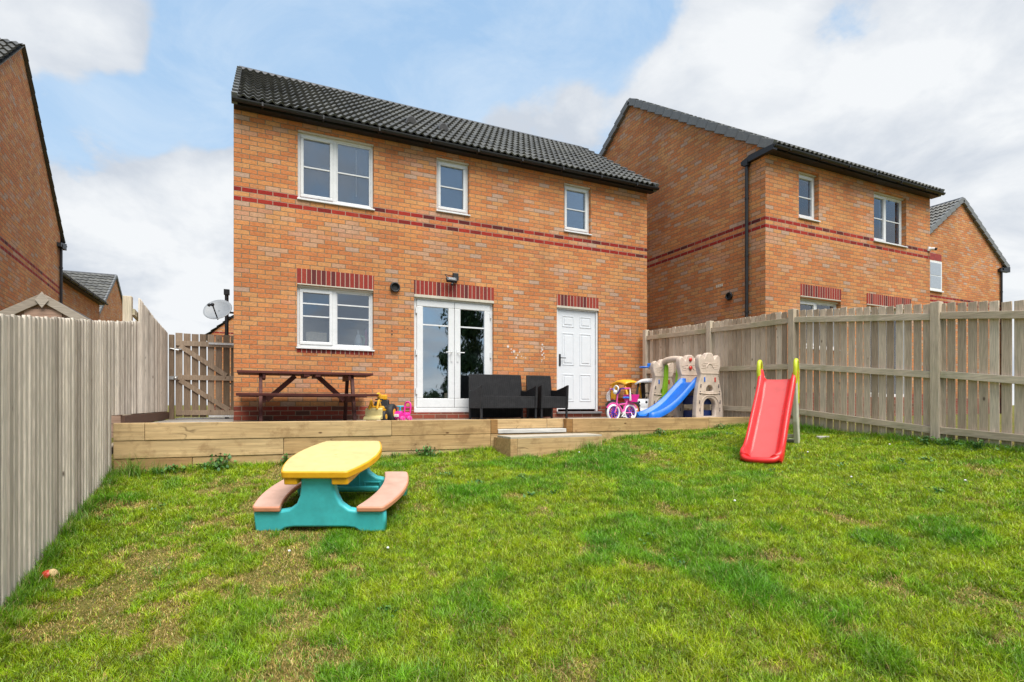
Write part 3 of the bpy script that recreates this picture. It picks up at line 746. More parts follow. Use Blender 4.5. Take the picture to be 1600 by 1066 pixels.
# ---- two houses further away on the left
def back_left_houses():
    t = thing('brick_house', 'brick house seen over the shed roof, its gutter line running away from us', 'house', (-5.7, 26.9, -.25), (0, 0, R(-90)), 'orange brick neighbouring houses')
    # local x -> world -Y, local y -> world +X... ridge along local x
    W, D, H, ry, rz, ov = 7.5, 7, 4.55, 3.5, 6.4, .2
    before = set(bpy.data.objects)
    walls(t, W, D, H, ry, rz, ov, [], inner=False); roof(t, W, D, H, ry, rz, ov, .04)
    for o in set(bpy.data.objects)-before: o.location = (0, -D, 0)
    t = thing('brick_house', 'distant brick house whose dark tiled roof slope shows behind the left house', 'house', (-26, 37.7, 0), (0, 0, 0), 'orange brick neighbouring houses')
    W, D, H, ry, rz, ov = 18, 8, 5.35, 4, 8.35, .25
    walls(t, W, D, H, ry, rz, ov, [], inner=False); roof(t, W, D, H, ry, rz, ov, .05, gauge=.36, wave=.3)
    t = thing('brick_house', 'sliver of a red brick gable far away between the gate and the dish', 'house', (-1.9, 29.0, 0), (0, 0, R(90)), 'orange brick neighbouring houses')
    W, D, H, ry, rz, ov = 8, 7, 3.4, 3.5, 6.6, .2
    before = set(bpy.data.objects)
    walls(t, W, D, H, ry, rz, ov, [], inner=False); roof(t, W, D, H, ry, rz, ov, .05)
    for o in set(bpy.data.objects)-before: o.location = (0, -7.0, 0)
back_left_houses()

# ------------------------------------------------------------------ sleepers, step
def sleepers():
    t = thing('retaining_wall', 'pale timber sleeper wall holding the patio above the lawn', 'retaining wall', (PL.x, PL.y, 0), (0, 0, math.atan2(SD.y, SD.x)))
    LEN = (PR-PL).length; s1, s2 = sl_s(778), sl_s(885); e1, e2 = sl_s(767), sl_s(895)
    row1 = [0, sl_s(226), sl_s(612), s1]; row1b = [s2, sl_s(1108), LEN]
    def seg(a, c, z0, z1, y0=0, y1=.1, mat=SLEEP, name='sleeper'):
        b = MB(); b.tone = rnd.random(); b.box(a+.002, c-.002, y0, y1, z0+.002, z1-.001); b.build(name, mat, t, .006)
    J = lambda: rnd.uniform(-.004, .004)
    for L_ in (row1, row1b):
        for a, c in zip(L_, L_[1:]):
            y = J(); 
            if abs(c-s1) < 1e-6: c = e1
            if abs(a-s2) < 1e-6: a = e2
            seg(a, c, -.2, 0, y, y+.1)
    seg(e1, s1, -.2, 0, 0.0, .2, SLEEPD); seg(s2, e2, -.2, 0, 0.0, .2, SLEEPD)
    m = s1+(s2-s1)*.745
    seg(s1, m, -.135, 0, .09, .2, SLEEP, 'riser'); seg(m, s2, -.135, 0, .09, .2, SLEEP, 'riser')
    b = MB(); b.box(s1+.003, s2-.003, -.005, .19, -.195, -.142); b.build('tread_plank', PLANKW, t, .004)
    for row in ([0, sl_s(443), sl_s(767), s2+.1, sl_s(1000), LEN],):
        for a, c in zip(row, row[1:]): y = J()+.008; seg(a, c, -.4, -.2, y, y+.1)
    for row in ([0, sl_s(300), sl_s(560), sl_s(800)],):
        for a, c in zip(row, row[1:]): y = J()+.015; seg(a, c, -.62, -.4, y, y+.1)
    # step block
    q = lambda px, s: 0
    X0 = 2.98; X1 = 4.40; Y0 = 6.40
    t2 = thing('garden_step', 'timber step block at the foot of the patio wall', 'step', (X0, Y0, -.435))
    d1 = sl_y(X0)-.004-Y0; d2 = sl_y(X1)-.004-Y0
    b = MB(); b.tone = .62; b.box(.1, X1-X0, 0, .1, -.1, .195); b.build('front_sleeper', SLEEP, t2, .006)
    b = MB(); b.tone = .3; b.box(0, .098, 0, d1-.01, -.1, .195); b.build('side_sleeper', SLEEP, t2, .006)
    b = MB(); b.tone = .5; b.box(X1-X0-.1, X1-X0, .102, d2-.01, -.1, .195); b.build('side_sleeper', SLEEP, t2, .006)
    b = MB(); n = 4
    for k in range(n):
        a = .002+k*(min(d1, d2)-.012)/n; b.tone = rnd.random(); b.box(.002, X1-X0-.002, a+.002, a+(min(d1, d2)-.012)/n-.002, .1955, .222)
    b.build('step_board', STEPTOP, t2, .003)
sleepers()

# ------------------------------------------------------------------ fences and gate
def lerp_tab(tab):
    ys = [a for a, _ in tab][::-1]; zs = [c for _, c in tab][::-1]
    return lambda y: float(np.interp(y, ys, zs))
def right_fence():
    X = 7.6
    top = lerp_tab([(9.41, 1.79), (7.58, 1.73), (5.86, 1.68), (3.87, 1.45), (1.95, 1.20), (0.0, .95), (-2, .80), (-4, .7)])
    bot = lerp_tab([(9.41, -.06), (7.3, -.06), (6.6, -.08), (5.86, -.12), (3.87, -.27), (3.03, -.32), (1.95, -.40), (0, -.55), (-4, -.8)])
    t = thing('timber_fence', 'weathered board fence with posts and three rails on the right of the lawn', 'fence', (X, 5.86, 0))
    oy = 5.86; posts = [9.41, 7.58, 5.86, 3.87, 1.95, 0.05, -1.9, -3.8]
    for i, y in enumerate(posts):
        b = MB(); b.tone = rnd.random(); w_ = .05
        g_ = min(bot(y)-.15, gzf(X, y)-.2)
        b.box(-.055, .045, y-oy-w_, y-oy+w_, g_, top(y)+.01+rnd.uniform(0, .02)); b.build('post', POSTW, t, .006)
    for ya, yb in zip(posts, posts[1:]):
        for k, (dz, hh) in enumerate(((-.155, .085), (-.875, .085), (-1.575, .085))):
            b = MB(); b.tone = rnd.random(); za, zb = top(ya)+dz, top(yb)+dz
            if k == 2: za = max(za, bot(ya)+.16); zb = max(zb, bot(yb)+.16)
            b.bar((-.012, ya-oy-.05, za), (-.012, yb-oy+.05, zb), .045, hh); b.build('rail', RAILW, t, .004)
        b = MB(); y = ya-.004; n = 0
        while y > yb+.0:
            wd = rnd.uniform(.078, .092); gap = rnd.choice([.014, .017, .020, .024, .028]) if ya < 7 else rnd.choice([.012, .015, .018])
            y2 = max(y-wd, yb); b.tone = rnd.random(); ym = (y+y2)/2; tz = top(ym)+rnd.uniform(-.008, .012); bz = bot(ym)+rnd.uniform(-.015, .015)
            ln = rnd.uniform(-.003, .003); dx = rnd.uniform(0, .004)
            vs = []
            for zz, sh in ((bz, 0), (tz, ln)):
                for xx, yy in ((.012+dx, y+sh), (.012+dx, y2+sh), (.034+dx, y2+sh), (.034+dx, y+sh)): vs.append((xx, yy-oy, zz))
            # clipped top corners
            b.add(vs, [(0, 1, 2, 3), (7, 6, 5, 4), (0, 4, 5, 1), (1, 5, 6, 2), (2, 6, 7, 3), (3, 7, 4, 0)])
            y = y2-gap
        b.build('board_panel', GREYW, t, .002, 1)
right_fence()

def left_fence():
    X = -1.44
    top = lerp_tab([(12.0, 1.50), (8.9, 1.34), (7.31, 1.115), (4.41, .76), (0, .30), (-4, .1)])
    tall = lerp_tab([(11.6, 1.49), (10.2, 1.56), (8.87, 1.66)])
    t = thing('timber_fence', 'pale grey close boarded fence along the left side, taller near the gate', 'fence', (X, 7.31, 0))
    oy = 7.31
    def run(ya, yb, tf, bf):
        b = MB(); y = ya
        while y < yb:
            wd = rnd.uniform(.085, .10); y2 = min(y+wd, yb); b.tone = rnd.random(); ym = (y+y2)/2; tz = tf(ym)+rnd.uniform(-.006, .008); bz = bf(ym)
            d0 = rnd.uniform(.007, .013); d1 = rnd.uniform(-.003, .002); vs = []
            for zz in (bz, tz):
                for xx, yy in ((d0, y), (d1, y2-.003), (d1-.02, y2-.003), (d0-.02, y)): vs.append((xx, yy-oy, zz))
            b.add(vs, [(0, 1, 2, 3), (7, 6, 5, 4), (0, 4, 5, 1), (1, 5, 6, 2), (2, 6, 7, 3), (3, 7, 4, 0)])
            if y2 >= yb: break
            y = y2+rnd.choice([-.004, -.003, -.002, -.001])
        b.build('board_panel', PALEW, t, .002, 1)
    edges = [-4, -2.1, -.2, 1.7, 3.6, 5.45, 7.30]
    for a, c in zip(edges, edges[1:]): run(a, c, top, lambda y: gzf(X, y)-.06)
    run(7.302, 8.87, top, lambda y: .085); run(8.872, 11.55, tall, lambda y: .085)
    for y in edges+[8.72, 10.3, 11.6]:
        b = MB(); b.tone = rnd.random(); z1 = (tall(y) if y > 8.5 else top(y)-.03)
        b.box(-.15, -.05, y-oy-.05, y-oy+.05, gzf(X, y)-.3, z1 if y != 8.72 else 1.64); b.build('post', POSTW, t, .005)
    pr = sorted(edges+[8.72, 10.3, 11.6])
    for a, c in zip(pr, pr[1:]):
        for dz in (-.22, -.85, -1.45):
            f = tall if a > 8.5 else top; b = MB(); b.tone = rnd.random()
            b.bar((-.045, a-oy, f(a)+dz), (-.045, c-oy, f(c)+dz), .045, .08); b.build('rail', RAILW, t)
    b = MB(); b.box(-.01, .03, .50, 4.2, -.05, .075); b.build('gravel_board', simple('brown_board', (.11, .055, .035), .8, .2, 10, .2), t, .004)
left_fence()

def gate():
    Y = 11.5; x0, x1 = -1.38, -.27
    t = thing('garden_gate', 'brown ledged timber gate with two diagonal braces beside the house', 'gate', (x0, Y, 0))
    W = x1-x0
    b = MB(); b.tone = .3; b.box(-.04, .04, .0, .09, -.2, 1.47); b.build('gate_post', GATEW, t, .005)
    b = MB(); n = 8; w_ = (W-.09)/n
    for k in range(n):
        b.tone = rnd.random(); b.box(.06+k*w_, .06+(k+1)*w_-.018, .03, .05, -.02+rnd.uniform(-.01, .01), 1.50+rnd.uniform(-.008, .01))
    b.build('board_panel', GATEW, t, .002, 1)
    for z in (.06, .70, 1.32):
        b = MB(); b.tone = .8; b.box(.07, W, .0, .029, z-.045, z+.045); b.build('ledge', GATEW, t, .003)
    b = MB(); b.tone = .75; b.bar((.13, .012, 1.27), (.88, .012, .75), .085, .026, (0, 1, 0)); 
    b.build('brace', GATEW, t, .002); b = MB(); b.tone = .7; b.bar((.13, .012, .65), (.92, .012, .11), .085, .026, (0, 1, 0)); b.build('brace', GATEW, t, .002)
    b = MB(); b.box(-.03, .16, -.02, -.002, 1.20, 1.225); b.tube([(-.02, -.02, 1.215), (.12, -.02, 1.19)], .01, 8); b.build('bolt', GREYMET, t)
    b = MB(); b.box(-.03, .10, -.03, -.002, .66, .72); b.ball((.07, -.04, .68), .035); b.build('latch', GREYMET, t)
    for z in (1.335, -.01):
        b = MB(); b.box(W-.52, W+.02, -.012, -.001, z-.015, z+.02); b.build('hinge', simple('pale_metal', (.62, .62, .62), .5), t)
    b = MB(); b.box(W+.0, W+.035, -.01, .08, -.2, 1.40); b.build('hanging_post', GATEW, t)
gate()

def shed():
    t = thing('garden_shed', 'brown timber shed gable with grey bargeboards peeping over the left fence', 'shed', (-2.70, 9.73, -.75))
    hw, ez, rz = 1.02, 1.78, 2.43
    b = MB(); b.tone = .5; b.prism([(-hw, 0), (hw, 0), (hw, ez), (0, rz), (-hw, ez)], 'y', 0, 2.0); w_ = b.build('wall', SHEDW, t)
    b = MB(); z = .05
    while z < rz-.1:
        half = hw if z+.12 < ez else hw*(rz-z-.12)/(rz-ez); b.tone = rnd.random()
        if half > .05: b.prism([(-half, z), (half, z), (half, z+.118), (-half, z+.118)], 'y', -.018, -.002)
        z += .125
    b.build('cladding', SHEDW, t, .004)
    for s in (-1, 1):
        b = MB(); b.tone = .5+.2*s; b.bar((0, -.04, rz+.02), (s*(hw+.17), -.04, rz+.02-(rz-ez)*(hw+.17)/hw), .11, .03, (0, 1, 0)); b.build('bargeboard', BARGEW, t, .004)
        b = MB(); e = .05; vs = [(0, -.022, rz+.065), (s*(hw+.18), -.022, rz+.065-(rz-ez)*(hw+.18)/hw)]; p, q = vs
        b.add([p, q, (q[0], 2.1, q[2]), (0, 2.1, p[2]), (0, -.022, p[2]+.015), (q[0], -.022, q[2]+.015), (q[0], 2.1, q[2]+.015), (0, 2.1, p[2]+.015)], [(0, 1, 2, 3), (4, 5, 6, 7), (0, 1, 5, 4), (1, 2, 6, 5), (2, 3, 7, 6)])
        b.build('roof_felt', simple('roof_felt', (.06, .055, .05), .9), t)
    b = MB(); b.tone = .8; b.prism([(0, rz-.13), (.075, rz-.02), (0, rz+.10), (-.075, rz-.02)], 'y', -.075, -.058); b.build('finial', BARGEW, t, .003)
shed()

# ------------------------------------------------------------------ fixings on the house
def dish():
    t = thing('satellite_dish', 'round grey satellite dish on a black bracket at the left side of the middle house', 'satellite dish', (-.27, 11.0, 1.88))
    n = Vector((-.25, -.75, .62)).normalized(); c = Vector((-.34, -.12, .0)); a = Vector((1, 0, 0)); a = (a-n*a.dot(n)).normalized(); b2 = n.cross(a)
    m = MB(); vs = [c-n*.05]; fs = []
    for j in range(1, 7):
        r = j/6
        for k in range(36):
            th = 2*math.pi*k/36; vs.append(c+a*(.235*r*math.cos(th))+b2*(.25*r*math.sin(th))+n*(-.05+.05*r*r))
    for k in range(36): fs.append((0, 1+k, 1+(k+1) % 36))
    for j in range(5):
        for k in range(36): fs.append((1+j*36+k, 1+(j+1)*36+k, 1+(j+1)*36+(k+1) % 36, 1+j*36+(k+1) % 36))
    m.add(vs, fs, True); m.build('reflector', simple('dish_grey', (.31, .33, .35), .5, .05, 6, .02), t, solid=.008)
    m = MB(); base = c-b2*.22-n*.04; tip = c+n*.25-b2*.16; m.tube([base, tip], .011, 8); m.ball(tip, .03); m.ball(tip+Vector((-.05, 0, -.01)), .028); m.build('arm', BLACKP, t)
    m = MB(); m.tube([c-n*.05, (-.05, .05, -.02)], .018, 8); m.tube([(-.05, .05, -.22), (-.05, .05, .12)], .02, 8); m.box(-.05, .01, .0, .10, -.15, .05); m.build('bracket', BLACKP, t)
dish()
def seclight():
    t = thing('security_light', 'black floodlight fixed on the red lintel above the patio doors', 'light', (3.30, 9.56, 2.47))
    b = MB(); b.box(-.03, .07, -.07, -.004, .02, .15); b.build('mount', BLACKP, t, .008)
    b = MB(); b.M = Matrix.Translation((-.07, -.11, 0)) @ Matrix.Rotation(R(-35), 4, 'X'); b.box(-.11, .09, -.03, .03, -.04, .055); o = b.build('lamp_head', BLACKP, t, .01)
    b = MB(); b.M = Matrix.Translation((-.07, -.11, 0)) @ Matrix.Rotation(R(-35), 4, 'X'); b.box(-.075, .055, -.033, -.0305, -.02, .035); b.build('lens', simple('lamp_lens', (.16, .17, .18), .2), o)
    b = MB(); b.tube([(-.2, -.08, .10), (-.03, -.06, .085)], .008, 6); b.tube([(-.2, -.08, .10), (-.15, -.10, .03)], .007, 6); b.build('arm', BLACKP, t)
    b = MB(); b.ball((-.08, -.14, -.08), .028); b.build('motion_sensor', BLACKP, t)
seclight()

# things standing inside on the kitchen sill
def sill_things():
    z = 1.235; y = 9.57+.165
    b = MB(); b.box(-.60, .60, -.005, .16, -.02, 0)
    t = thing('window_ledge', 'pale inner window ledge of the kitchen carrying the box and jug', 'ledge', (1.22, y, z)); b.build('board', UPVC, t)
    t = thing('cardboard_box', 'plain cardboard box behind the kitchen window, left side', 'box', (.92, y, z)); b = MB(); b.box(-.16, .17, 0, .12, 0, .19); b.build('box_body', simple('cardboard', (.80, .62, .45), .8), t, .004); b = MB(); b.box(-.1, .05, .005, .1, .19, .205); b.build('lid_flap', simple('card_flap', (.6, .5, .4), .8), t)
    t = thing('white_jug', 'white jug with a pale green handle behind the kitchen window, right side', 'jug', (1.62, y, z)); b = MB(); b.tube([(0, .06, 0), (0, .06, .10), (0, .06, .16), (0, .06, .20)], [.07, .065, .045, .03], 14); b.tube([(0, .06, .2), (0, .06, .27)], .012, 8); b.build('body', WHT, t)
    b = MB(); b.tube(smoothpts([(.04, .06, .18), (.10, .06, .15), (.10, .06, .06), (.06, .06, .02)], 4, False), .014, 8); b.build('handle', plastic('mint_plastic', (.35, .55, .35)), t)
    t = thing('pink_bottle', 'slim pink bottle beside the jug in the kitchen window', 'bottle', (1.76, y, z)); b = MB(); b.tube([(0, .07, 0), (0, .07, .22), (0, .07, .30)], [.03, .028, .012], 10); b.build('body', plastic('pink_soap', (.6, .12, .25)), t)
sill_things()

# ------------------------------------------------------------------ patio furniture
PZ = -.06
def picnic():
    X0, X1 = -.24, 1.62; cy = 8.78
    t = thing('picnic_table', 'dark reddish brown wooden picnic table under the kitchen window', 'picnic table', ((X0+X1)/2, cy, PZ))
    h = (X1-X0)/2; tp = .745
    b = MB(); n = 5; w_ = .68/n
    for k in range(n): b.tone = rnd.random(); b.box(-h, h, -.34+k*w_+.004, -.34+(k+1)*w_-.004, tp-.035, tp)
    b.build('tabletop', BROWNW, t, .004)
    for s in (-1, 1):
        b = MB()
        for k in range(2): b.tone = rnd.random(); y0 = s*.64+(k-1)*.125; b.box(-h, h+(.06 if s > 0 else .0), y0+.004, y0+.12, .385, .42)
        b.build('bench', BROWNW, t, .004)
    for s in (-1, 1):
        x = s*(h-.30)
        for q in (-1, 1):
            b = MB(); b.tone = rnd.random(); b.bar((x, q*.50, 0), (x, q*.22, tp-.04), .09, .045, (1, 0, 0)); b.build('leg', BROWNW, t, .003)
        b = MB(); b.tone = .4; b.box(x-s*.045-.02, x-s*.045+.02, -.70, .70, .30, .383); b.build('cross_rail', BROWNW, t, .003)
        b = MB(); b.tone = .4; b.box(x-s*.045-.02, x-s*.045+.02, -.32, .32, tp-.11, tp-.037); b.build('top_batten', BROWNW, t, .003)
        b = MB(); b.tone = .8; b.bar((x-s*.08, 0, .33), (x-s*.47, 0, tp-.05), .07, .04, (0, 1, 0)); b.build('brace', BROWNW, t, .003)
    b = MB(); b.box(-.06, .02, -.33, .33, tp-.07, tp-.036); b.box(.10, .17, -.33, .33, tp-.07, tp-.036); b.build('batten', BROWNW, t)
picnic()

def rattan_seat(name, label, cat, x0, x1, yf, yb, ht, arm):
    t = thing(name, label, cat, ((x0+x1)/2, (yf+yb)/2, PZ)); w_ = x1-x0; d = yb-yf; cx = w_/2; cy = d/2
    # shell body: seat apron
    b = MB(); b.prism([(-cy, .20), (cy, .20), (cy, .36), (-cy, .42)], 'x', -cx+.03, cx-.03); b.build('seat', RATTAN, t, .012)
    b = MB(); b.add([(-cx, cy-.05, .2), (cx, cy-.05, .2), (cx, cy+.0, .2), (-cx, cy, .2), (-cx+.02, cy+.02, ht), (cx-.02, cy+.02, ht), (cx-.02, cy+.06, ht), (-cx+.02, cy+.06, ht)],
             [(0, 3, 2, 1), (4, 5, 6, 7), (0, 1, 5, 4), (1, 2, 6, 5), (2, 3, 7, 6), (3, 0, 4, 7)]); b.build('backrest', RATTAN, t, .01)
    b = MB(); b.box(-cx+.02, cx-.02, cy-.03, cy-.01, .03, .205); b.build('back_skirt', RATTAN, t)
    for s in (-1, 1):
        b = MB(); xx = s*(cx-.02); b.prism([(-cy-.01, .20), (cy-.02, .20), (cy+.0, arm-.05), (cy*.3, arm-.06), (-cy*.6, arm-.01), (-cy-.035, arm+.03)], 'x', xx-.022, xx+.022); b.build('arm', RATTAN, t, .008)
        for q in (-1, 1):
            b = MB(); b.box(xx-.016, xx+.016, q*(cy-.02)-.016, q*(cy-.02)+.016, 0, .2); b.build('leg', BLACKP, t)
    return t
rattan_seat('rattan_sofa', 'black rattan two seat sofa in front of the patio doors', 'sofa', 3.52, 4.62, 8.78, 9.38, .83, .58)
rattan_seat('rattan_armchair', 'black rattan armchair between the sofa and the white door', 'armchair', 4.70, 5.27, 8.78, 9.38, .83, .60)

def digger():
    t = thing('ride_on_digger', 'yellow and black plastic toy digger under the end of the picnic table', 'toy digger', (1.72, 8.45, PZ), (0, 0, R(-122)))
    # local: x = forwards
    b = MB(); b.box(-.10, .17, -.09, .09, .08, .20); b.prism([(-.09, .20), (.09, .20), (.07, .245), (-.07, .245)], 'x', .0, .17); b.build('body', YEL, t, .012)
    b = MB(); b.prism([(-.22, .19), (.02, .19), (.02, .22), (-.12, .235), (-.14, .34), (-.20, .35)], 'y', -.085, .085); b.build('seat', RUBB, t, .015)
    for (x, y, r, wd) in ((.13, .12, .085, .06), (.13, -.12, .085, .06), (-.11, .15, .14, .09), (-.11, -.15, .14, .09)):
        b = MB(); b.tube([(x, y-wd/2, r), (x, y-wd*.35, r), (x, y+wd*.35, r), (x, y+wd/2, r)], [r*.9, r, r, r*.9], 22); wh = b.build('wheel', RUBB, t)
        b = MB(); b.tube([(x, y-wd/2-.004, r), (x, y+wd/2+.004, r)], r*.45, 14); b.build('hub', YEL, wh)
    b = MB(); b.box(.02, .10, -.05, .05, .235, .31); b.build('console', RUBB, t, .01)
    b = MB(); b.bar((-.02, .0, .22), (.03, .0, .43), .05, .06); b.bar((.03, 0, .43), (.10, 0, .40), .045, .05); b.build('boom', YEL, t, .01)
    b = MB(); b.ring((.03, 0, .345), .05, .010, 'z'); b.tube([(.05, 0, .30), (.03, 0, .345)], .01, 8); b.build('steering_wheel', RUBB, t)
    for s in (-1, 1):
        b = MB(); b.bar((.12, s*.06, .22), (.20, s*.06, .33), .025, .045); b.bar((.20, s*.06, .33), (.27, s*.06, .20), .025, .035); b.build('arm', YEL, t, .006)
    b = MB(); b.prism([(.22, .05), (.34, .04), (.33, .08), (.26, .10), (.26, .20), (.22, .22)], 'y', -.13, .13); b.build('bucket', YELP, t, .008)
    b = MB(); b.box(-.19, -.13, -.06, .06, .34, .42); b.build('backrest', YEL, t, .015)
digger()

def pink_car():
    t = thing('ride_on_toy', 'small pink ride on toy with light blue steering wheel left of the patio doors', 'ride-on toy', (2.08, 8.5, PZ), (0, 0, R(-140)))
    b = MB(); b.prism([(-.13, .05), (.15, .05), (.16, .13), (.08, .17), (.02, .12), (-.10, .12), (-.14, .15)], 'y', -.065, .065); b.build('body', MAG, t, .015)
    b = MB(); b.box(.154, .163, -.05, .05, .075, .12); b.build('headlight_panel', WHT, t, .004)
    for (x, y) in ((.09, .075), (.09, -.075), (-.09, .075), (-.09, -.075)):
        b = MB(); b.tube([(x, y-.02, .045), (x, y+.02, .045)], .045, 18); wh = b.build('wheel', PNK, t, .006)
        b = MB(); b.tube([(x, y-.023, .045), (x, y+.023, .045)], .018, 10); b.build('hub', MAG, wh)
    b = MB(); b.tube([(.06, 0, .15), (.05, 0, .235)], .016, 10); b.build('steering_column', CYANP, t); b = MB(); b.ring((.05, 0, .24), .05, .010, 'z'); b.box(.01, .09, -.008, .008, .233, .245); b.build('steering_wheel', CYANP, t)
    b = MB(); pts = [(-.13, -.055, .13), (-.15, -.055, .25), (-.15, -.03, .30), (-.15, .03, .30), (-.15, .055, .25), (-.13, .055, .13)]; b.tube(smoothpts(pts, 4, False), .014, 8); b.tube([(-.15, -.05, .22), (-.15, .05, .22)], .01, 8); b.build('push_handle', MAG, t)
pink_car()

def bike(loc, rz, r, frame, tyre, rim, seatm, grip, basket, label, handle_h=.50, wb=.40, streamers=False):
    t = thing('childs_bicycle', label, 'bicycle', loc, (0, 0, rz), 'small bicycles on the patio')
    # x forwards
    F = Vector((wb/2, 0, r)); B = Vector((-wb/2, 0, r))
    for c, nm in ((F, 'wheel'), (B, 'wheel')):
        b = MB(); b.ring(tuple(c), r-.016, .018, 'y', 32, 8, 1.1); wh = b.build('wheel', tyre, t)
        b = MB(); b.ring(tuple(c), r-.036, .010, 'y', 32, 6, 1.0); b.tube([c+Vector((0, -.03, 0)), c+Vector((0, .03, 0))], .018, 10)
        for k in range(10):
            a = 2*math.pi*k/10; b.bar(c, c+Vector((math.cos(a), 0, math.sin(a)))*(r-.035), .016, .005, (0, 1, 0))
        b.build('rim', rim, wh)
    head = F+Vector((-.07, 0, .17)); crank = Vector((-.02, 0, r-.005)); seat = Vector((-.12, 0, handle_h-.12))
    b = MB(); b.tube(smoothpts([tuple(head-Vector((0, 0, .02))), (.03, 0, r+.07), tuple(crank)], 5, False), .019, 10); b.tube([crank, seat-Vector((0, 0, .05))], .016, 10)
    b.tube([seat-Vector((-.01, 0, .1)), B], .010, 8); b.tube([crank, B+Vector((0, .03, 0))], .010, 8); b.tube([(.06, 0, r+.13), (-.08, 0, handle_h-.22)], .013, 8); b.build('frame', frame, t)
    b = MB()
    for s in (-1, 1): b.tube([head+Vector((0, s*.028, -.02)), F+Vector((0, s*.034, 0))], .010, 8)
    b.tube([head-Vector((0, 0, .03)), head+Vector((-.02, 0, handle_h-head.z-.05))], .013, 8); b.build('fork', frame, t)
    hb = head+Vector((-.02, 0, handle_h-head.z-.05))
    b = MB(); pts = [(hb.x-.03, -.19, handle_h+.02), (hb.x+.01, -.10, handle_h+.02), (hb.x+.02, -.04, hb.z), (hb.x+.02, .04, hb.z), (hb.x+.01, .10, handle_h+.02), (hb.x-.03, .19, handle_h+.02)]; b.tube(smoothpts(pts, 4, False), .010, 8); hbar = b.build('handlebar', PURP if grip is PNK else RUBB, t)
    for s in (-1, 1):
        b = MB(); b.tube([(hb.x-.018, s*.155, handle_h+.02), (hb.x-.05, s*.235, handle_h+.022)], .015, 10); b.build('grip', grip, hbar)
        if streamers:
            b = MB()
            for k in range(5): b.tube(smoothpts([(hb.x-.05, s*.235, handle_h+.02), (hb.x-.05+.01*k, s*(.25+.006*k), handle_h-.06), (hb.x-.06+.012*k, s*(.25+.004*k), handle_h-.17)], 3, False), .004, 5)
            b.build('streamer', WHT, hbar)
    b = MB(); b.ball(tuple(seat+Vector((-.03, 0, .0))), (.075, .055, .022)); b.ball(tuple(seat+Vector((.05, 0, .0))), (.05, .022, .018)); b.build('saddle', seatm, t)
    b = MB(); b.tube([crank+Vector((0, -.04, 0)), crank+Vector((0, .04, 0))], .022, 12); b.bar(crank+Vector((0, .04, 0)), crank+Vector((.05, .04, -.05)), .01, .014); b.bar(crank+Vector((0, -.04, 0)), crank+Vector((-.05, -.04, .05)), .01, .014)
    b.box(crank.x+.02, crank.x+.08, .045, .095, crank.z-.06, crank.z-.045); b.box(crank.x-.08, crank.x-.02, -.095, -.045, crank.z+.045, crank.z+.06); b.build('pedals', WHT if grip is PNK else RUBB, t)
    for s in (-1, 1):
        b = MB(); c = B+Vector((.02, s*.09, -r+.045)); b.ring(tuple(c), .032, .013, 'y', 18, 6); b.tube([c+Vector((0, -.01, 0)), c+Vector((0, .01, 0))], .03, 12); b.bar(c, B+Vector((0, s*.03, 0)), .008, .012); b.build('stabiliser', WHT if grip is PNK else RUBB, t)
    for c in (F, B):
        b = MB()
        for k in range(9):
            a0, a1 = R(30+k*14), R(30+(k+1)*14); rr = r+.012
            if c is B or k < 9: b.bar(c+Vector((math.cos(a0), 0, math.sin(a0)))*rr, c+Vector((math.cos(a1), 0, math.sin(a1)))*rr, .045, .004, (0, 1, 0))
        b.build('mudguard', frame, t)
    if basket:
        b = MB(); x = -wb/2-.02; z = handle_h-.19
        b.add([(x-.07, -.075, z), (x+.06, -.075, z), (x+.06, .075, z), (x-.07, .075, z), (x-.10, -.095, z+.12), (x+.08, -.095, z+.12), (x+.08, .095, z+.12), (x-.10, .095, z+.12)], [(0, 3, 2, 1), (0, 1, 5, 4), (1, 2, 6, 5), (2, 3, 7, 6), (3, 0, 4, 7)])
        b.build('basket', MAG, t, solid=.006)
        b = MB(); b.ring((hb.x+.03, 0, handle_h+.02), .05, .012, 'x'); b.ball((hb.x+.05, 0, handle_h-.03), .035); b.build('front_plate', WHT, t)
bike((5.40, 7.30, PZ), R(186), .135, PNK, WHT, PURP, BLUEP, PNK, True, 'small pink bicycle with white tyres and a magenta basket at the patio edge', .50, .36, True)
bike((5.74, 7.72, PZ), R(184), .16, RUBB, RUBB, ORAP, RUBB, REDK, False, 'black tyred orange bicycle with red grips behind the pink one', .52, .44)

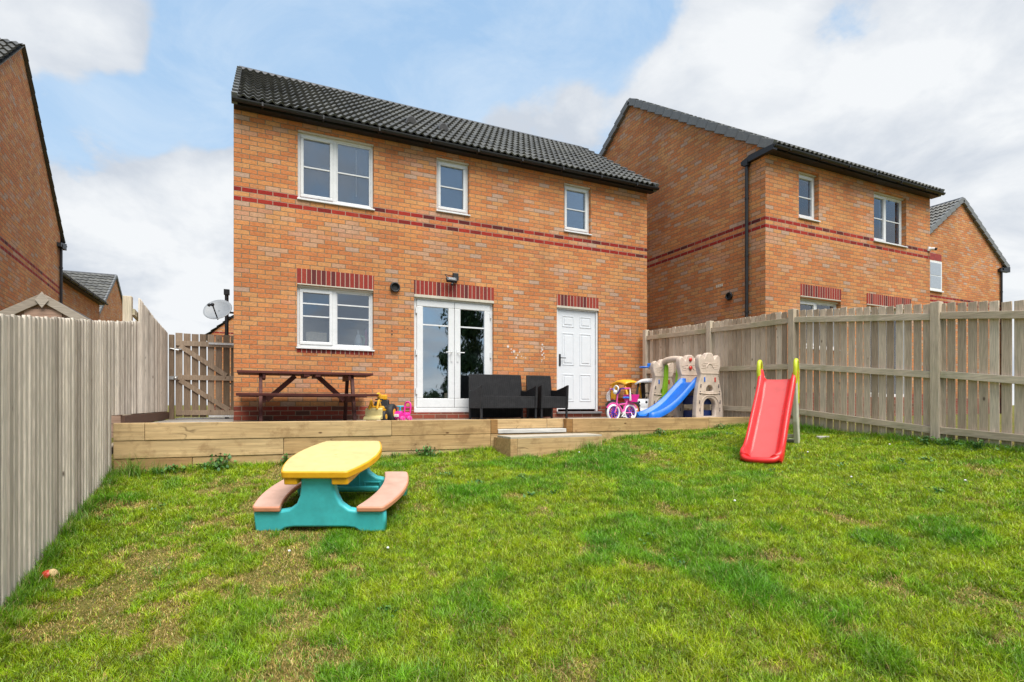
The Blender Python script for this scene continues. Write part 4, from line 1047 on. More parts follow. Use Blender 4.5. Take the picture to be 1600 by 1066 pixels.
def toy_car(loc, rz, body, rooff, pillar, label, eyes, floor):
    t = thing('toy_car', label, 'toy car', loc, (0, 0, rz), 'ride in toy cars on the patio')
    prof = smoothpts([(-.36, .10), (.34, .10), (.38, .20), (.36, .33), (.22, .38), (.14, .30), (-.02, .26), (-.14, .30), (-.24, .40), (-.36, .38), (-.38, .25)], 3)
    b = MB(); b.prism(prof, 'y', -.20, .20); b.build('body', body, t, .025)
    for s in (-1, 1):
        b = MB(); b.tube(smoothpts([(.25, s*.17, .35), (.17, s*.17, .55), (.10, s*.165, .70)], 4, False), .022, 8); b.build('front_pillar', pillar, t)
        b = MB(); b.prism(smoothpts([(-.33, .36), (-.20, .36), (-.17, .50), (-.10, .72), (-.26, .72), (-.32, .55)], 2), 'y', s*.17-.02, s*.17+.02); b.build('rear_pillar', pillar, t, .01)
    b = MB(); n = 10; vs = []
    for i in range(n+1):
        x = -.33+.52*i/n; hh = .70+.085*math.sin(math.pi*(.1+.8*i/n))
        for j in range(7):
            y = -.22+.44*j/6; vs.append((x, y, hh-.05*(abs(y)/.22)**3))
    b.add(vs, [(i*7+j, i*7+j+1, (i+1)*7+j+1, (i+1)*7+j) for i in range(n) for j in range(6)], True); b.build('roof', rooff, t, solid=.03)
    for (x, y) in ((.24, .205), (.24, -.205), (-.23, .205), (-.23, -.205)):
        b = MB(); b.tube([(x, y-.03, .10), (x, y+.03, .10)], .10, 20); wh = b.build('wheel', RUBB, t, .01); b = MB(); b.tube([(x, y-.034, .10), (x, y+.034, .10)], .045, 14); b.build('hub', rooff, wh)
    b = MB(); b.ring((.10, 0, .42), .075, .011, 'x'); b.tube([(.2, 0, .34), (.10, 0, .42)], .012, 8); b.build('steering_wheel', RUBB, t)
    if eyes:
        for s in (-1, 1):
            b = MB(); b.ball((.352, s*.085, .31), (.02, .06, .065)); e = b.build('headlight', WHT, t); b = MB(); b.ball((.371, s*.07, .305), (.008, .022, .034)); b.build('pupil', RUBB, e)
toy_car((6.90, 9.12, PZ), R(-90), plastic('dull_red_plastic', (.38, .05, .02)), YEL, YEL, 'red and yellow ride in toy car with a yellow roof by the house corner', False, None)
toy_car((7.0, 8.60, PZ), R(215), WHT, WHT, RUBB, 'white ride in toy car with round eyes and a white roof beside the castle playset', True, None)

def playset():
    CX = 7.08
    t = thing('castle_playset', 'beige plastic castle climbing frame with blue slide on the patio corner', 'playset', (CX, 7.15, PZ))
    def outline():
        half = [(.315, 0), (.312, .10), (.30, .28), (.283, .46), (.25, .60), (.215, .72), (.20, .80), (.225, .86), (.25, .93), (.252, 1.05), (.235, 1.10), (.19, 1.13), (.135, 1.09), (.115, 1.06), (.10, 1.08), (.08, 1.14), (.04, 1.165)]
        return [(x, z) for x, z in half] + [(-x, z) for x, z in half[::-1]]
    def tower(y, door=True, sc=1.0, dx=0):
        holes = [arch(0, .07, .27, .31, 10)[::-1], arch(.0, .50, .15, .10, 8)[::-1]]
        o = shape2d('tower_panel', [(x*1.0+dx, z*sc) for x, z in outline()], [[(x+dx, z*sc) for x, z in h] for h in holes], .10, BEIGE, t, Matrix.Translation((0, y-7.15, 0)), .014)
        yy = y-7.15-.05
        b = MB()
        for sx, z in ((.225, .15), (.235, .28), (.222, .44), (.205, .56)):
            for s in (-1, 1): b.box(dx+s*sx-.012, dx+s*sx+.012, yy-.004, yy+.002, z, z+.035); b.box(dx+s*sx-.006, dx+s*sx+.014, yy-.004, yy+.002, z+.04, z+.06)
        b.build('slot', simple('slot_dark', (.09, .07, .08), .8), o)
        for s, m in ((-1, BLUEP), (1, REDK)):
            b = MB(); b.box(dx+s*.12-.014, dx+s*.12+.014, yy-.008, yy+.002, .66, .74); b.build('window_slot', m, o, .004)
        b = MB()  # moulded ridges: crown seam, shelf line, stone joints
        b.box(dx-.20, dx+.20, yy-.008, yy, .80, .818); b.tube(smoothpts([(dx-.24, yy, .47), (dx-.1, yy-.006, .455), (dx+.1, yy-.006, .455), (dx+.24, yy, .47)], 4, False), .010, 6)
        b.tube(smoothpts([(dx-.21, yy, .12), (dx-.20, yy-.004, .30), (dx-.10, yy-.004, .41), (dx+.10, yy-.004, .41), (dx+.20, yy-.004, .30), (dx+.21, yy, .12)], 4, False), .008, 6)
        b.tube(smoothpts([(dx-.09, yy, .90), (dx-.03, yy-.004, .97), (dx+.03, yy-.004, .97), (dx+.09, yy, .90)], 3, False), .007, 6)
        for k in range(5):
            for s in (-1, 1):
                if k: b.tube([(dx+s*(.04+.05*(k % 2)), yy, .86+k*.03), (dx+s*(.16+.03*(k % 2)), yy, .865+k*.03)], .005, 5)
        b.build('moulded_ridge', BEIGE, o)
        b = MB(); b.box(dx-.26, dx-.18, yy-.003, yy+.01, .015, .045); b.box(dx+.18, dx+.26, yy-.003, yy+.01, .015, .045); b.build('foot_clip', simple('clip_brown', (.20, .08, .05), .7), o)
        return o
    tower(7.15, dx=.03); mid = tower(7.62, dx=.03); tower(8.24, sc=.97, dx=-.04)
    for z in (.93, 1.08):
        b = MB(); b.ball((.03, 7.62-7.15-.06, z-.0), (.035, .02, .035)); b.build('knob', REDK, mid)
    b = MB(); b.ball((.20, 7.62-7.15-.06, .72), (.06, .03, .03)); b.build('telephone', ORAP, mid)
    # platform between the slide towers and a side wall
    b = MB(); b.box(-.17, .26, .05, .42, .60, .64); b.build('platform', BEIGE, t, .01)
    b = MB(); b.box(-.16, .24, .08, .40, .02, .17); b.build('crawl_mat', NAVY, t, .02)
    b = MB(); b.box(-.15, .22, .06, .44, .27, .43); b.build('doorway_shade', NAVY, t, .02)  # added navy block, paints in the shade seen through the doorway
    # swing beam to the rear tower
    b = MB(); pts = [(.02, .50, 1.05), (.0, .70, 1.11), (-.02, 1.00, 1.10), (-.04, 1.24, .98)]; b.tube(smoothpts(pts, 5, False), [.06]*16, 10); b.build('swing_beam', BEIGE, t)
    sw = MB()
    for y in (.68, 1.02): sw.tube(smoothpts([(.0, y, 1.02), (-.02, y, .80), (-.07, y-.0, .55), (-.06, y, .38)], 5, False), .018, 8)
    so = sw.build('swing_rope', GREENP, t); b = MB()
    b.prism(smoothpts([(-.13, .20), (.04, .20), (.06, .24), (.02, .26), (-.12, .26), (-.13, .36), (-.16, .36), (-.16, .24)], 2), 'y', .66, 1.04); b.build('swing_seat', GREENP, so, .01)
    for y in (.68, 1.02):
        b = MB(); b.prism(smoothpts([(-.03, 1.0), (.02, 1.0), (.02, .75), (-.01, .45), (-.06, .24), (-.12, .28), (-.09, .55), (-.05, .8)], 3), 'y', y-.035, y+.035); b.build('swing_side', GREENP, so, .008)
    b = MB(); b.ring((-.38, 1.20, .98), .085, .013, 'z'); b.tube([(-.30, 1.22, .98), (-.24, 1.25, 1.0)], .014, 8); b.build('ball_hoop', BLUEP, t)
    b = MB(); b.box(-.30, -.10, 1.20, 1.22, 1.0, 1.06); b.build('hoop_bracket', BLUEP, t, .01)
    # blue slide: sweeps towards -x between y=.03 and y=.42
    prof = [(-.10, .665), (-.17, .66), (-.25, .60), (-.40, .47), (-.55, .34), (-.70, .235), (-.85, .155), (-1.0, .10), (-1.10, .085), (-1.18, .08)]
    prof = smoothpts(prof, 4, False); y0, y1 = .065, .455; vs = []; cs = []
    for i, (x, z) in enumerate(prof):
        k = i/(len(prof)-1); lip = .085*(1-.45*k**4); e = 0 if k < .9 else .05*((k-.9)/.1)**2
        a0, a1 = y0+e-.03*min(1, k*3), y1-e
        cs = [(a0, z-.05), (a0-.004, z+lip*.9), (a0+.015, z+lip), (a0+.035, z+lip*.9), (a0+.05, z+.012), (a0+.075, z), ((a0+a1)/2, z-.004), (a1-.075, z), (a1-.05, z+.012), (a1-.035, z+lip*.9), (a1-.015, z+lip), (a1+.004, z+lip*.9), (a1, z-.05)]
        vs += [(x, y, max(zz, .01)) for y, zz in cs]
    m = len(cs); L = len(prof); b = MB(); b.add(vs, [(i*m+j, (i+1)*m+j, (i+1)*m+j+1, i*m+j+1) for i in range(L-1) for j in range(m-1)], True)
    b.add(vs, [tuple(range(m)), tuple(range((L-1)*m, L*m))] + [(i*m, (i+1)*m, (i+1)*m+m-1, i*m+m-1) for i in range(L-1)], False)
    b.build('slide', BLUEP, t)
playset()

# ------------------------------------------------------------------ red slide on the lawn
def red_slide():
    X, Y = 5.30, 4.52; az = R(60)       # rises towards (sin az, cos az)
    t = thing('red_slide', 'red toddler slide with lime green handles standing on the lawn', 'slide', (X, Y, gzf(X, Y)+.01), (0, 0, -az))
    prof = smoothpts([(0, .055), (.06, .045), (.16, .06), (.28, .125), (.42, .23), (.58, .355), (.74, .475), (.88, .575), (1.0, .67), (1.10, .765), (1.17, .81), (1.25, .825)], 4, False)
    prof = [(y, .045+(z-.045)*1.25) for y, z in prof]
    L = len(prof); vs = []; W = .228
    for i, (y, z) in enumerate(prof):
        k = i/(L-1); lip = .125 if k > .12 else .05+.075*(k/.12)
        if k > .9: lip = .10+.05*((k-.9)/.1)
        e = 0 if k > .10 else .055*(1-k/.10)**2; w_ = W-e-.012*math.sin(math.pi*min(1, k*1.0))
        zb_ = z-.07 if k > .08 else z-.015
        s = [(-w_, zb_), (-w_-.012, z+lip*.55), (-w_-.002, z+lip*.95), (-w_+.02, z+lip), (-w_+.038, z+lip*.92), (-w_+.062, z+.025), (-w_+.088, z+.002), (0, z-.004), (w_-.088, z+.002), (w_-.062, z+.025), (w_-.038, z+lip*.92), (w_-.02, z+lip), (w_+.002, z+lip*.95), (w_+.012, z+lip*.55), (w_, zb_)]
        vs += [(a, y, max(.004, c)) for a, c in s]
    m = 15; b = MB(); b.add(vs, [(i*m+j, (i+1)*m+j, (i+1)*m+j+1, i*m+j+1) for i in range(L-1) for j in range(m-1)], True)
    # rounded front rim and underside
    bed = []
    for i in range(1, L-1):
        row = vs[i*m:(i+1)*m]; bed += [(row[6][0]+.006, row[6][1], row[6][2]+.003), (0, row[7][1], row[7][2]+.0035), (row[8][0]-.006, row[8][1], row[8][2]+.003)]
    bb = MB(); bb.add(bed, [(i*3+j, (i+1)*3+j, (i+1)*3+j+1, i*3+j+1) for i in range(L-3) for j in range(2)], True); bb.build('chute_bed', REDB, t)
    b.add(vs, [tuple(range(m)), tuple(range((L-1)*m, L*m))] + [(i*m, (i+1)*m, (i+1)*m+m-1, i*m+m-1) for i in range(L-1)], False)
    b.tube(smoothpts([(-W+.04, .03, .075), (-W+.07, -.01, .05), (-W+.12, -.03, .04), (0, -.04, .036), (W-.12, -.03, .04), (W-.07, -.01, .05), (W-.04, .03, .075)], 5, False), .034, 10)
    b.build('chute', REDP, t)
    g0 = gzf(6.5, 5.2)-gzf(X, Y)
    for s in (-1, 1):
        b = MB(); b.prism([(1.15, .98), (1.29, 1.08), (1.42, .52), (1.54, g0-.02), (1.38, g0-.02), (1.26, .45)], 'x', s*.20-.03, s*.20+.03); b.build('ladder_side', CREAMP, t, .012)
        b = MB(); pts = smoothpts([(s*.215, 1.14, .96), (s*.222, 1.12, 1.12), (s*.222, 1.15, 1.24), (s*.222, 1.23, 1.26), (s*.222, 1.29, 1.15), (s*.218, 1.33, .90), (s*.215, 1.36, .70)], 5, False); b.tube(pts, .027, 10); b.build('handle', LIME, t)
    for z, y in ((.12, 1.45), (.38, 1.39), (.66, 1.33)):
        b = MB(); b.box(-.18, .18, y-.07, y+.05, z+g0*.7, z+g0*.7+.045); b.build('step', CREAMP, t, .01)
    b = MB(); b.box(-.19, .19, 1.46, 1.60, g0-.01, g0+.05); b.build('foot_bar', CREAMP, t, .01)
red_slide()

# ------------------------------------------------------------------ children's table on the lawn
def kids_table():
    X, Y = .70, 5.30; c, s = math.cos(TH), math.sin(TH)
    t = thing('childrens_picnic_table', 'yellow topped plastic picnic table with turquoise ends and salmon benches', 'table', (X, Y, gzf(X, Y)-.008), (R(9.3), 0, -TH))
    half = [(.55, 0), (.55, .17), (.535, .185), (.33, .185), (.25, .20), (.185, .25), (.155, .32), (.14, .40), (.135, .475)]
    under = [(-.36, 0), (-.34, .0), (-.29, .035), (-.22, .045), (.22, .045), (.29, .035), (.34, .0)]
    out = half + [(-x, z) for x, z in half[::-1]] + under
    for yy in (-.46, .46):
        o = shape2d('end_frame', out, [], .085, TEAL, t, Matrix.Translation((0, yy, 0)), .018)
        if yy > 0:
            b = MB()
            for x0, x1, z0, z1 in ((-.09, .09, .10, .36), (-.30, -.13, .06, .16), (.13, .30, .06, .16)):
                y = yy-.0425; q = .016; b.box(x0, x1, y-.012, y, z0, z0+q); b.box(x0, x1, y-.012, y, z1-q, z1); b.box(x0, x0+q, y-.012, y, z0+q, z1-q); b.box(x1-q, x1, y-.012, y, z0+q, z1-q)
            b.build('moulded_rib', TEAL, o, .004)
    b = MB(); b.box(-.05, .05, -.42, .42, .34, .42); b.box(-.30, .30, .30, .34, .10, .14); b.build('stretcher', TEAL, t, .01)
    def boat(w0, w1, L, n=12):
        pts = []
        for i in range(n+1):
            v = -1+2*i/n; pts.append((w0+(w1-w0)*(1-v*v)*1.0, v*L))
        return pts+[(-x, y) for x, y in pts[::-1]]
    top = boat(.27, .385, .56)
    def rounded(pts, r=.03):
        out = []
        n = len(pts)
        for i in range(n):
            p0, p, p1 = Vector(pts[i-1]), Vector(pts[i]), Vector(pts[(i+1) % n]); a = (p0-p).normalized(); c_ = (p1-p).normalized()
            if a.dot(c_) > -.7:
                for k in range(5):
                    u = k/4; out.append(tuple((p+a*r)*(1-u)**2+p*2*u*(1-u)+(p+c_*r)*u*u))
            else: out.append(tuple(p))
        return out
    tr = rounded(top)
    b = MB(); b.prism(tr, 'z', .485, .545); b.build('tabletop', YEL, t, .012, 3)
    b = MB(); b.prism([(x*.965, y*.975) for x, y in tr], 'z', .540, .5462); b.tube([(0, 0, .545), (0, 0, .549)], .014, 16); b.build('top_surface', YELP, t, .0005)  # bleached top sheet; sky reflection is also painted into its pale colour
    for s1 in (-1, 1):
        b = MB(); x0, x1 = (-.262, -.15) if s1 < 0 else (.13, .266)
        b.prism(rounded([(x0, -.545), (x1, -.545), (x1+(.03 if s1 < 0 else .03), .545), (x0, .545)], .02), 'z', .428, .484); b.build('skirt', YEL, t, .008)
    for s1 in (-1, 1):
        pts = []; n = 12
        for i in range(n+1):
            v = -1+2*i/n; pts.append((s1*(.31+.085*(1-v*v)), v*.53))
        for i in range(n, -1, -1):
            v = -1+2*i/n; pts.append((s1*(.545+.085*(1-v*v)), v*.53))
        pr = rounded(pts, .035); b = MB(); b.prism(pr, 'z', .187, .232); bo = b.build('bench', PINKB, t, .012, 3)
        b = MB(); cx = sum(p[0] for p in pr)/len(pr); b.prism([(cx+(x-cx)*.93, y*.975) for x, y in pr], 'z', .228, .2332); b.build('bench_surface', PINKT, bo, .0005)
kids_table()

def ball_():
    q = (75-800)/853; 
    # where the column/row of the ball meets the lawn
    c, s = math.cos(TH), math.sin(TH); d = 3.0
    for _ in range(60):
        X = d*(q*c+s); Y = d*(c-q*s); z = .2-(905-633)/853*d; d += (z-gzf(X, Y))*.8
    X = d*(q*c+s); Y = d*(c-q*s)
    t = thing('toy_ball', 'small red and tan toy ball lying in the grass by the left fence', 'ball', (X, Y, gzf(X, Y)+.022))
    b = MB(); b.ball((0, 0, 0), .042, 20, 12); b.build('ball_shell', REDK, t); b = MB(); b.ball((.024, .0, .012), (.032, .034, .034), 18, 12); b.build('tan_cap', simple('tan_rubber', (.6, .42, .2), .7), t)
ball_()

# ------------------------------------------------------------------ grass
def grass_mat():
    m, g = newmat('grass_blades')
    col = g.n('ShaderNodeAttribute', attribute_name='Col').outputs['Color']
    df = g.n('ShaderNodeBsdfDiffuse'); g.put(df.inputs[0], col)
    tl = g.n('ShaderNodeBsdfTranslucent'); g.put(tl.inputs[0], col)
    gl = g.n('ShaderNodeBsdfGlossy'); gl.inputs['Roughness'].default_value = .45; gl.inputs[0].default_value = (.9, .95, .8, 1)
    a = g.n('ShaderNodeMixShader'); a.inputs[0].default_value = .35; g.nt.links.new(df.outputs[0], a.inputs[1]); g.nt.links.new(tl.outputs[0], a.inputs[2])
    b = g.n('ShaderNodeMixShader'); b.inputs[0].default_value = .04; g.nt.links.new(a.outputs[0], b.inputs[1]); g.nt.links.new(gl.outputs[0], b.inputs[2])
    g.nt.nodes.remove(g.p); g.nt.links.new(b.outputs[0], g.o.inputs[0]); return m
GRASSM = grass_mat()
def vnoise(x, y, sc, seed):
    r = np.random.RandomState(seed); T = r.rand(64, 64); x = x*sc+seed*3.7; y = y*sc+seed*1.3
    xi = np.floor(x).astype(int); yi = np.floor(y).astype(int); fx = x-xi; fy = y-yi; fx = fx*fx*(3-2*fx); fy = fy*fy*(3-2*fy)
    g_ = lambda a, b: T[a % 64, b % 64]
    return (g_(xi, yi)*(1-fx)+g_(xi+1, yi)*fx)*(1-fy)+(g_(xi, yi+1)*(1-fx)+g_(xi+1, yi+1)*fx)*fy
def blades(name, X, Y, H, Wd, C, seed, lean=.6, obj=None, Z=None):
    r = np.random.RandomState(seed); n = len(X); Z = gz(X, Y)-.004 if Z is None else Z
    a = r.rand(n)*2*np.pi; la = a+r.normal(0, .6, n)+np.pi/2; ln = np.abs(r.normal(lean, .35, n))
    wx, wy = np.cos(a)*Wd/2, np.sin(a)*Wd/2; lx, ly = np.cos(la)*H*ln, np.sin(la)*H*ln
    P_ = np.zeros((n, 5, 3), np.float32)
    for k, (t, wk) in enumerate(((0, 1), (0, -1), (.5, -.8), (.5, .8), (1, 0))):
        P_[:, k, 0] = X+wx*wk+lx*t*t; P_[:, k, 1] = Y+wy*wk+ly*t*t; P_[:, k, 2] = Z+H*t*(1-.25*ln*t)
    me = bpy.data.meshes.new(name); me.vertices.add(n*5); me.vertices.foreach_set('co', P_.ravel())
    base = (np.arange(n)*5)[:, None]; lo = np.concatenate([base+np.array([[0, 1, 2, 3]]), base+np.array([[3, 2, 4]])], 1).astype(np.int32)
    me.loops.add(n*7); me.loops.foreach_set('vertex_index', lo.ravel())
    st = np.concatenate([(np.arange(n)*7)[:, None], (np.arange(n)*7+4)[:, None]], 1).astype(np.int32)
    me.polygons.add(n*2); me.polygons.foreach_set('loop_start', st.ravel())
    me.update(calc_edges=True)
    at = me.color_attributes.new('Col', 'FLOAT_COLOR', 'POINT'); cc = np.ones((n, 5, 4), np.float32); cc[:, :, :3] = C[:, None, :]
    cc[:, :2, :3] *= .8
    at.data.foreach_set('color', cc.ravel()); me.materials.append(GRASSM)
    o = bpy.data.objects.new(name, me); COL.objects.link(o); return o
def fields(X, Y):
    n1 = vnoise(X, Y, 1.1, 1)*.45+vnoise(X, Y, 3.1, 2)*.35+vnoise(X, Y, 7, 3)*.2
    n2 = vnoise(X, Y, 1.9, 5)*.35+vnoise(X, Y, 4.3, 6)*.35+vnoise(X, Y, 10, 7)*.3
    n3 = vnoise(X, Y, 5.5, 9)*.5+vnoise(X, Y, 13, 10)*.5
    left = np.clip((2.0-X)/2.4, 0, 1)*np.clip((Y-2.9)/1.2, 0, 1)
    worn = np.clip((n2-(.675-.165*left))*9, 0, 1)*(.75+.25*left)
    lush = np.clip((n1-.52)*6, 0, 1)*(1-left*.7)
    return worn, lush, n3
def lawn_points():
    r = np.random.RandomState(3); XS = []; YS = []; c, s = math.cos(TH), math.sin(TH)
    N_ = 2700000; X = r.uniform(-1.42, 7.6, N_); Y = r.uniform(-3.5, 7.25, N_)
    lat = X*c-Y*s; dep = X*s+Y*c; dz = .2-gz(X, Y)
    dist = np.hypot(lat, dep); q = lat/np.maximum(dep, .2); v = dz/np.maximum(dep, .2)
    vis = (dep > 1.2) & (np.abs(q) < 1.15) & (v < .66)
    dens = np.where(vis, np.clip((4.3/np.maximum(dist, 1.5))**1.55, .34, 1.0), .05)
    ok = (r.rand(N_) < dens) & (Y < sl_y(X)-.015)
    ok &= ~((X > 2.96) & (X < 4.42) & (Y > 6.38))
    X, Y, dist = X[ok], Y[ok], dist[ok]
    worn, lush, n3 = fields(X, Y)
    keep = r.rand(len(X)) > worn*.48
    return X[keep], Y[keep], dist[keep]
GX, GY, GD = lawn_points()
worn, lush, n3 = fields(GX, GY); r = np.random.RandomState(11); n = len(GX)
edge = np.clip(1-(GX+1.42)/.22, 0, 1)+np.clip(1-(sl_y(GX)-GY)/.16, 0, 1)+np.clip(1-(7.55-GX)/.15, 0, 1); edge = np.clip(edge, 0, 1)
patch = np.clip((vnoise(GX, GY, 2.2, 21)-.72)*7, 0, 1)
Hh = (.022+.036*n3+.016*lush+.028*patch+.045*edge)*r.uniform(.5, 1.45, n)*(1-.55*worn)
Ww = (.0021+.00055*GD)*r.uniform(.6, 1.3, n)
mix3 = lambda a, b, t: a*(1-t)[:, None]+b*t[:, None]
base = mix3(np.array([[.18, .35, .006]]), np.array([[.41, .51, .010]]), np.clip(n3*1.2+r.normal(0, .25, n), 0, 1))
base = mix3(base, np.array([[.13, .345, .008]]), np.clip(lush*.8+patch*.7+edge*.55, 0, 1))
straw = r.rand(n) < (.035+.72*worn)
sc_ = mix3(np.array([[.44, .29, .08]]), np.array([[.70, .52, .20]]), r.rand(n))
base = np.where(straw[:, None], sc_, base)
dead = r.rand(n) < .03*(1+3*worn); base = np.where(dead[:, None], np.array([[.14, .085, .035]]), base)
fine_ = vnoise(GX, GY, 17, 31)*.5+vnoise(GX, GY, 31, 32)*.5
base *= (r.uniform(.5, 1.3, n)*(.45+1.15*fine_))[:, None]
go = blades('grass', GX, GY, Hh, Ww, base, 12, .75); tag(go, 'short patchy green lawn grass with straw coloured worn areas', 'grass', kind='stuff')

# longer tufts: around fence feet, sleepers, toys and a few on the lawn
def tufts(spots, seed, name, label):
    r = np.random.RandomState(seed); X = []; Y = []; H = []
    for (x, y, rad, num, h) in spots:
        a = r.rand(num)*2*np.pi; d = np.abs(r.normal(0, rad, num)); X.append(x+np.cos(a)*d); Y.append(y+np.sin(a)*d); H.append(h*r.uniform(.45, 1.2, num))
    X = np.concatenate(X); Y = np.concatenate(Y); H = np.concatenate(H); n = len(X)
    ok = (X > -1.43) & (X < 7.57) & (Y < sl_y(X)-.01); X, Y, H = X[ok], Y[ok], H[ok]; n = len(X)
    C = mix3(np.array([[.05, .17, .010]]), np.array([[.22, .42, .03]]), r.rand(n)); st = r.rand(n) < .12; C = np.where(st[:, None], np.array([[.38, .31, .15]]), C)
    o = blades(name, X, Y, H, r.uniform(.003, .006, n), C, seed+1, .55); tag(o, label, 'grass', kind='stuff')
sp = []
rr = random.Random(5)
for k in range(70):
    y = rr.uniform(2.0, 7.1); sp.append((-1.38, y, .05, 60, rr.uniform(.06, .17)))
for k in range(60):
    x = rr.uniform(-1.3, 7.4); sp.append((x, sl_y(x)-.04, .05, 45, rr.uniform(.04, .10)))
for k in range(40): sp.append((7.5, rr.uniform(2.5, 6.4), .06, 45, rr.uniform(.04, .12)))
sp += [(-1.22, 7.12, .08, 240, .26), (-1.0, 7.15, .05, 90, .18), (3.2, 6.36, .15, 200, .09), (3.7, 6.36, .12, 160, .10), (4.15, 6.34, .14, 380, .16), (4.35, 6.5, .08, 160, .16), (-.45, 7.18, .10, 120, .12)]
for (x, y) in ((.15, 4.9), (.35, 4.75), (.62, 4.72), (.85, 4.95), (1.2, 5.0), (1.35, 5.6)): sp.append((x, y, .07, 110, .06))
for (x, y) in ((5.3, 4.5), (6.5, 4.95), (5.6, 4.4), (6.0, 4.5)): sp.append((x, y, .10, 110, .06))
for k in range(60): sp.append((rr.uniform(-1, 7), rr.uniform(2.2, 6.5), .10, 90, rr.uniform(.035, .075)))
sp += [(-1.0, 2.75, .12, 260, .13), (-.6, 2.9, .12, 160, .10), (-1.1, 3.1, .10, 160, .12)]
tufts(sp, 40, 'long_grass', 'longer uncut grass tufts along the fence feet and timber wall')

# weeds with broad leaves
def leafy(name, label, x, y, n, spread, h, size, seed, group=None):
    r = random.Random(seed); t = thing(name, label, 'plant', (x, y, gzf(x, y)), group=group)
    b = MB(); st = MB()
    for k in range(n):
        a = r.uniform(0, 6.28); d = abs(r.gauss(0, spread)); z = r.uniform(.1, 1)*h*(1-.4*d/spread/2.5); c = Vector((d*math.cos(a), min(d*math.sin(a), sl_y(x)-y-.02), max(.01, z)))
        st.tube([(c.x*.4, c.y*.4, 0), (c.x*.8, c.y*.8, c.z*.6), tuple(c)], .0022, 4, False)
        up = Vector((r.gauss(0, .5), r.gauss(-.3, .5), 1)).normalized(); u = up.cross(Vector((1, 0, .1))).normalized(); v = up.cross(u); s = size*r.uniform(.6, 1.3)
        pts = [c+u*(s*p)+v*(s*q*.75)+up*(s*.2*(p*p)) for p, q in ((-1, 0), (-.6, .6), (.1, .8), (.7, .5), (1.1, 0), (.7, -.5), (.1, -.8), (-.6, -.6))]; b.tone = r.random(); b.add([tuple(p) for p in pts]+[tuple(c+up*(-.1*s))], [(8, i, (i+1) % 8) for i in range(8)])
    b.build('leaves', WEED, t); st.build('stem', WEED, t)
def weed_mat():
    m, g = newmat('weed_leaf'); t = tone(g); c = g.ramp(t, [(0, (.018, .075, .012)), (.6, (.045, .14, .02)), (1, (.10, .20, .03))]); setp(g, c, .5, g.noise(objco(g), 80, 3), .2, .003, .4); return m
WEED = weed_mat()
def slp(px, off=.06):
    s_ = sl_s(px); p = PL+SD*s_+SN*off; return p.x, p.y
for i, (px, n_, sp_, h_, sz, lb) in enumerate([(268, 70, .13, .09, .022, 'low dark leafy weed at the left foot of the timber wall'), (345, 60, .10, .20, .026, 'tall dark leafy weed against the timber wall left of the plastic table'),
        (322, 50, .12, .08, .022, 'flat broad leaved weed patch just left of the tall one'), (447, 46, .06, .14, .016, 'small feathery weed below the sleeper joint behind the plastic table'),
        (664, 120, .10, .16, .018, 'bushy green weed right of the plastic table by the timber wall'), (616, 26, .05, .10, .014, 'sparse little weed behind the right salmon bench'),
        (1025, 60, .10, .13, .018, 'dark leafy weed at the timber wall under the blue slide'), (1120, 50, .14, .10, .016, 'thin weed growing below the castle playset')]):
    leafy('weed', lb, *slp(px, .07), n_, sp_, h_, sz, 100+i)
for i, (x, y, lb) in enumerate([(7.42, 3.35, 'spreading weed at the foot of the right fence near the frame edge'), (7.42, 3.9, 'leafy weed around the base of the nearest right fence post'), (7.40, 3.62, 'weed patch between the last post and the right frame edge')]):
    leafy('weed', lb, x, y, 70, .13, .12, .018, 200+i)

rw = random.Random(77)
for i in range(26):
    x, y = rw.uniform(-.9, 6.8), rw.uniform(2.1, 6.0)
    if abs(x-.7) < .7 and abs(y-5.3) < .8: continue
    leafy('weed', 'low broad leaved weed growing flat in the lawn', x, y, rw.randint(14, 34), rw.uniform(.05, .12), rw.uniform(.045, .065), rw.uniform(.012, .019), 300+i, 'broad leaved weeds dotted over the lawn')
# clover flowers and litter specks
def daisies():
    pts = [(905, 712), (1262, 712), (1508, 758), (1218, 690), (1330, 752), (560, 820), (606, 865), (452, 870), (1390, 700), (1148, 790)]
    c, s = math.cos(TH), math.sin(TH)
    for (px, py) in pts:
        q = (px-800)/853; d = 4.0
        for _ in range(60): X = d*(q*c+s); Y = d*(c-q*s); z = .2-(py-633)/853*d; d += (z-gzf(X, Y))*.8
        if Y > sl_y(X)-.1 or X > 7.5: continue
        t = thing('clover_flower', 'tiny white clover flower head in the lawn', 'flower', (X, Y, gzf(X, Y)), group='white clover flowers in the lawn')
        b = MB(); b.ball((0, 0, .045), (.011, .011, .009), 8, 6); b.build('flower_head', WHT, t); b = MB(); b.tube([(0, 0, 0), (0, 0, .04)], .0015, 4); b.build('stem', WEED, t)
daisies()
def stone():
    t = thing('paving_stone', 'small pale flat stone in the grass right of the red slide', 'stone', (7.15, 5.05, gzf(7.15, 5.05)+.005))
    b = MB(); b.prism(smoothpts([(-.13, -.04), (.0, -.07), (.14, -.03), (.12, .05), (-.05, .06)], 3), 'z', -.02, .025); b.build('slab', simple('pale_stone', (.42, .40, .36), .9), t, .01)
stone()

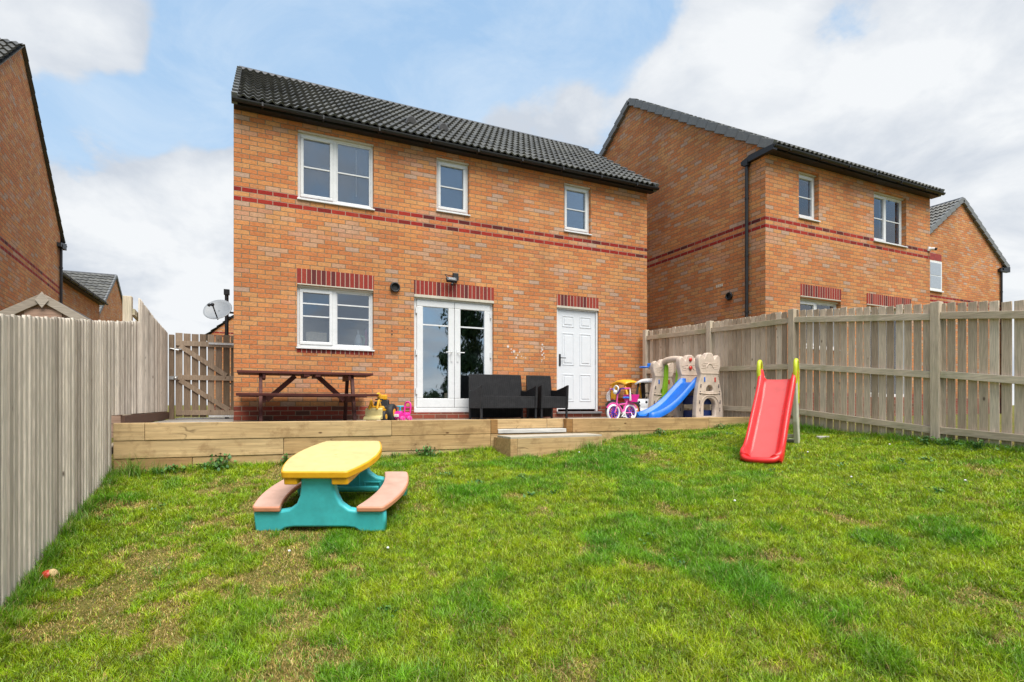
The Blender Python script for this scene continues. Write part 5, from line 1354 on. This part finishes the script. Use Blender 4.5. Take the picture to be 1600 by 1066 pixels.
# ------------------------------------------------------------------ what stands behind the photographer (seen in the glass)
def leaf_mat(name, a, b_):
    m, g = newmat(name); t = tone(g); setp(g, g.mix(t, (*a, 1), (*b_, 1)), .55); return m
def tree(label, x, y, z0, H, rad, zc0, kind, mat, n, leaf, seed):
    r = random.Random(seed); t = thing('tree', label, 'tree', (x, y, z0)); b = MB(); b.tube([(0, 0, 0), (.05, .03, H*.4), (0, 0, H*.92)], [.16, .11, .03], 10)
    for k in range(9):
        a = r.uniform(0, 6.28); z = r.uniform(.3, .8)*H; L = rad*.8; b.tube([(0, 0, z), (L*.5*math.cos(a), L*.5*math.sin(a), z+.4), (L*math.cos(a), L*math.sin(a), z+(.3 if kind != 'weep' else -.3))], [.05, .03, .01], 6)
    b.build('trunk', simple('bark', (.10, .075, .05), .9, .3, 14, .4), t)
    b = MB()
    cl = [(r.uniform(0, 6.28), r.uniform(.2, 1)**.6, r.random()) for _ in range(90)]
    for k in range(n):
        a, d, h = r.choice(cl); zz = zc0+(H-zc0)*h
        if kind == 'cone': R_ = rad*(1.02-h)
        elif kind == 'weep': R_ = rad*math.sin(math.pi*min(1, .25+.7*h))
        else: R_ = rad*math.sqrt(max(.05, 1-(2*h-1)**2))
        p = Vector((R_*d*math.cos(a), R_*d*math.sin(a), zz))+Vector((r.gauss(0, .16), r.gauss(0, .16), r.gauss(0, .14)))*(rad*.7)
        u = Vector((r.gauss(0, 1), r.gauss(0, 1), r.gauss(0, 1)-(2.2 if kind == 'weep' else 0))).normalized(); v = u.cross(Vector((r.random(), r.random(), r.random()))).normalized(); s = leaf*r.uniform(.6, 1.3)
        b.tone = r.random(); b.add([tuple(p-u*s), tuple(p+v*s*.35), tuple(p+u*s), tuple(p-v*s*.35)], [(0, 1, 2, 3)])
    b.build('crown', mat, t)
LF1 = leaf_mat('weeping_leaf', (.02, .05, .015), (.07, .13, .04)); LF2 = leaf_mat('conifer_leaf', (.01, .03, .012), (.035, .07, .03))
tree('tall weeping tree mirrored in the right hand patio door', 12.2, -9.2, -1.7, 11.5, 2.5, .3, 'weep', LF1, 52000, .16, 1)
tree('dark conifer mirrored low in the left hand patio door', 9.6, -9.0, -1.7, 3.7, .8, .4, 'cone', LF2, 7000, .10, 2)
tree('low bush mirrored in the bottom of the left patio door', 8.6, -9.2, -1.7, 2.5, .9, .3, 'round', LF1, 5000, .10, 3)
def rear_fence():
    t = thing('timber_fence', 'plain board fence closing the garden behind the viewpoint', 'fence', (3, -4.6, -1.5)); b = MB(); x = -4.4
    while x < 4.6: b.tone = rnd.random(); b.box(x, x+.115, 0, .02, -.3, 1.45); x += .12
    b.build('board_panel', GREYW, t)
    for z in (.3, 1.2):
        b = MB(); b.box(-4.4, 4.7, -.05, -.001, z, z+.08); b.build('rail', RAILW, t)
rear_fence()
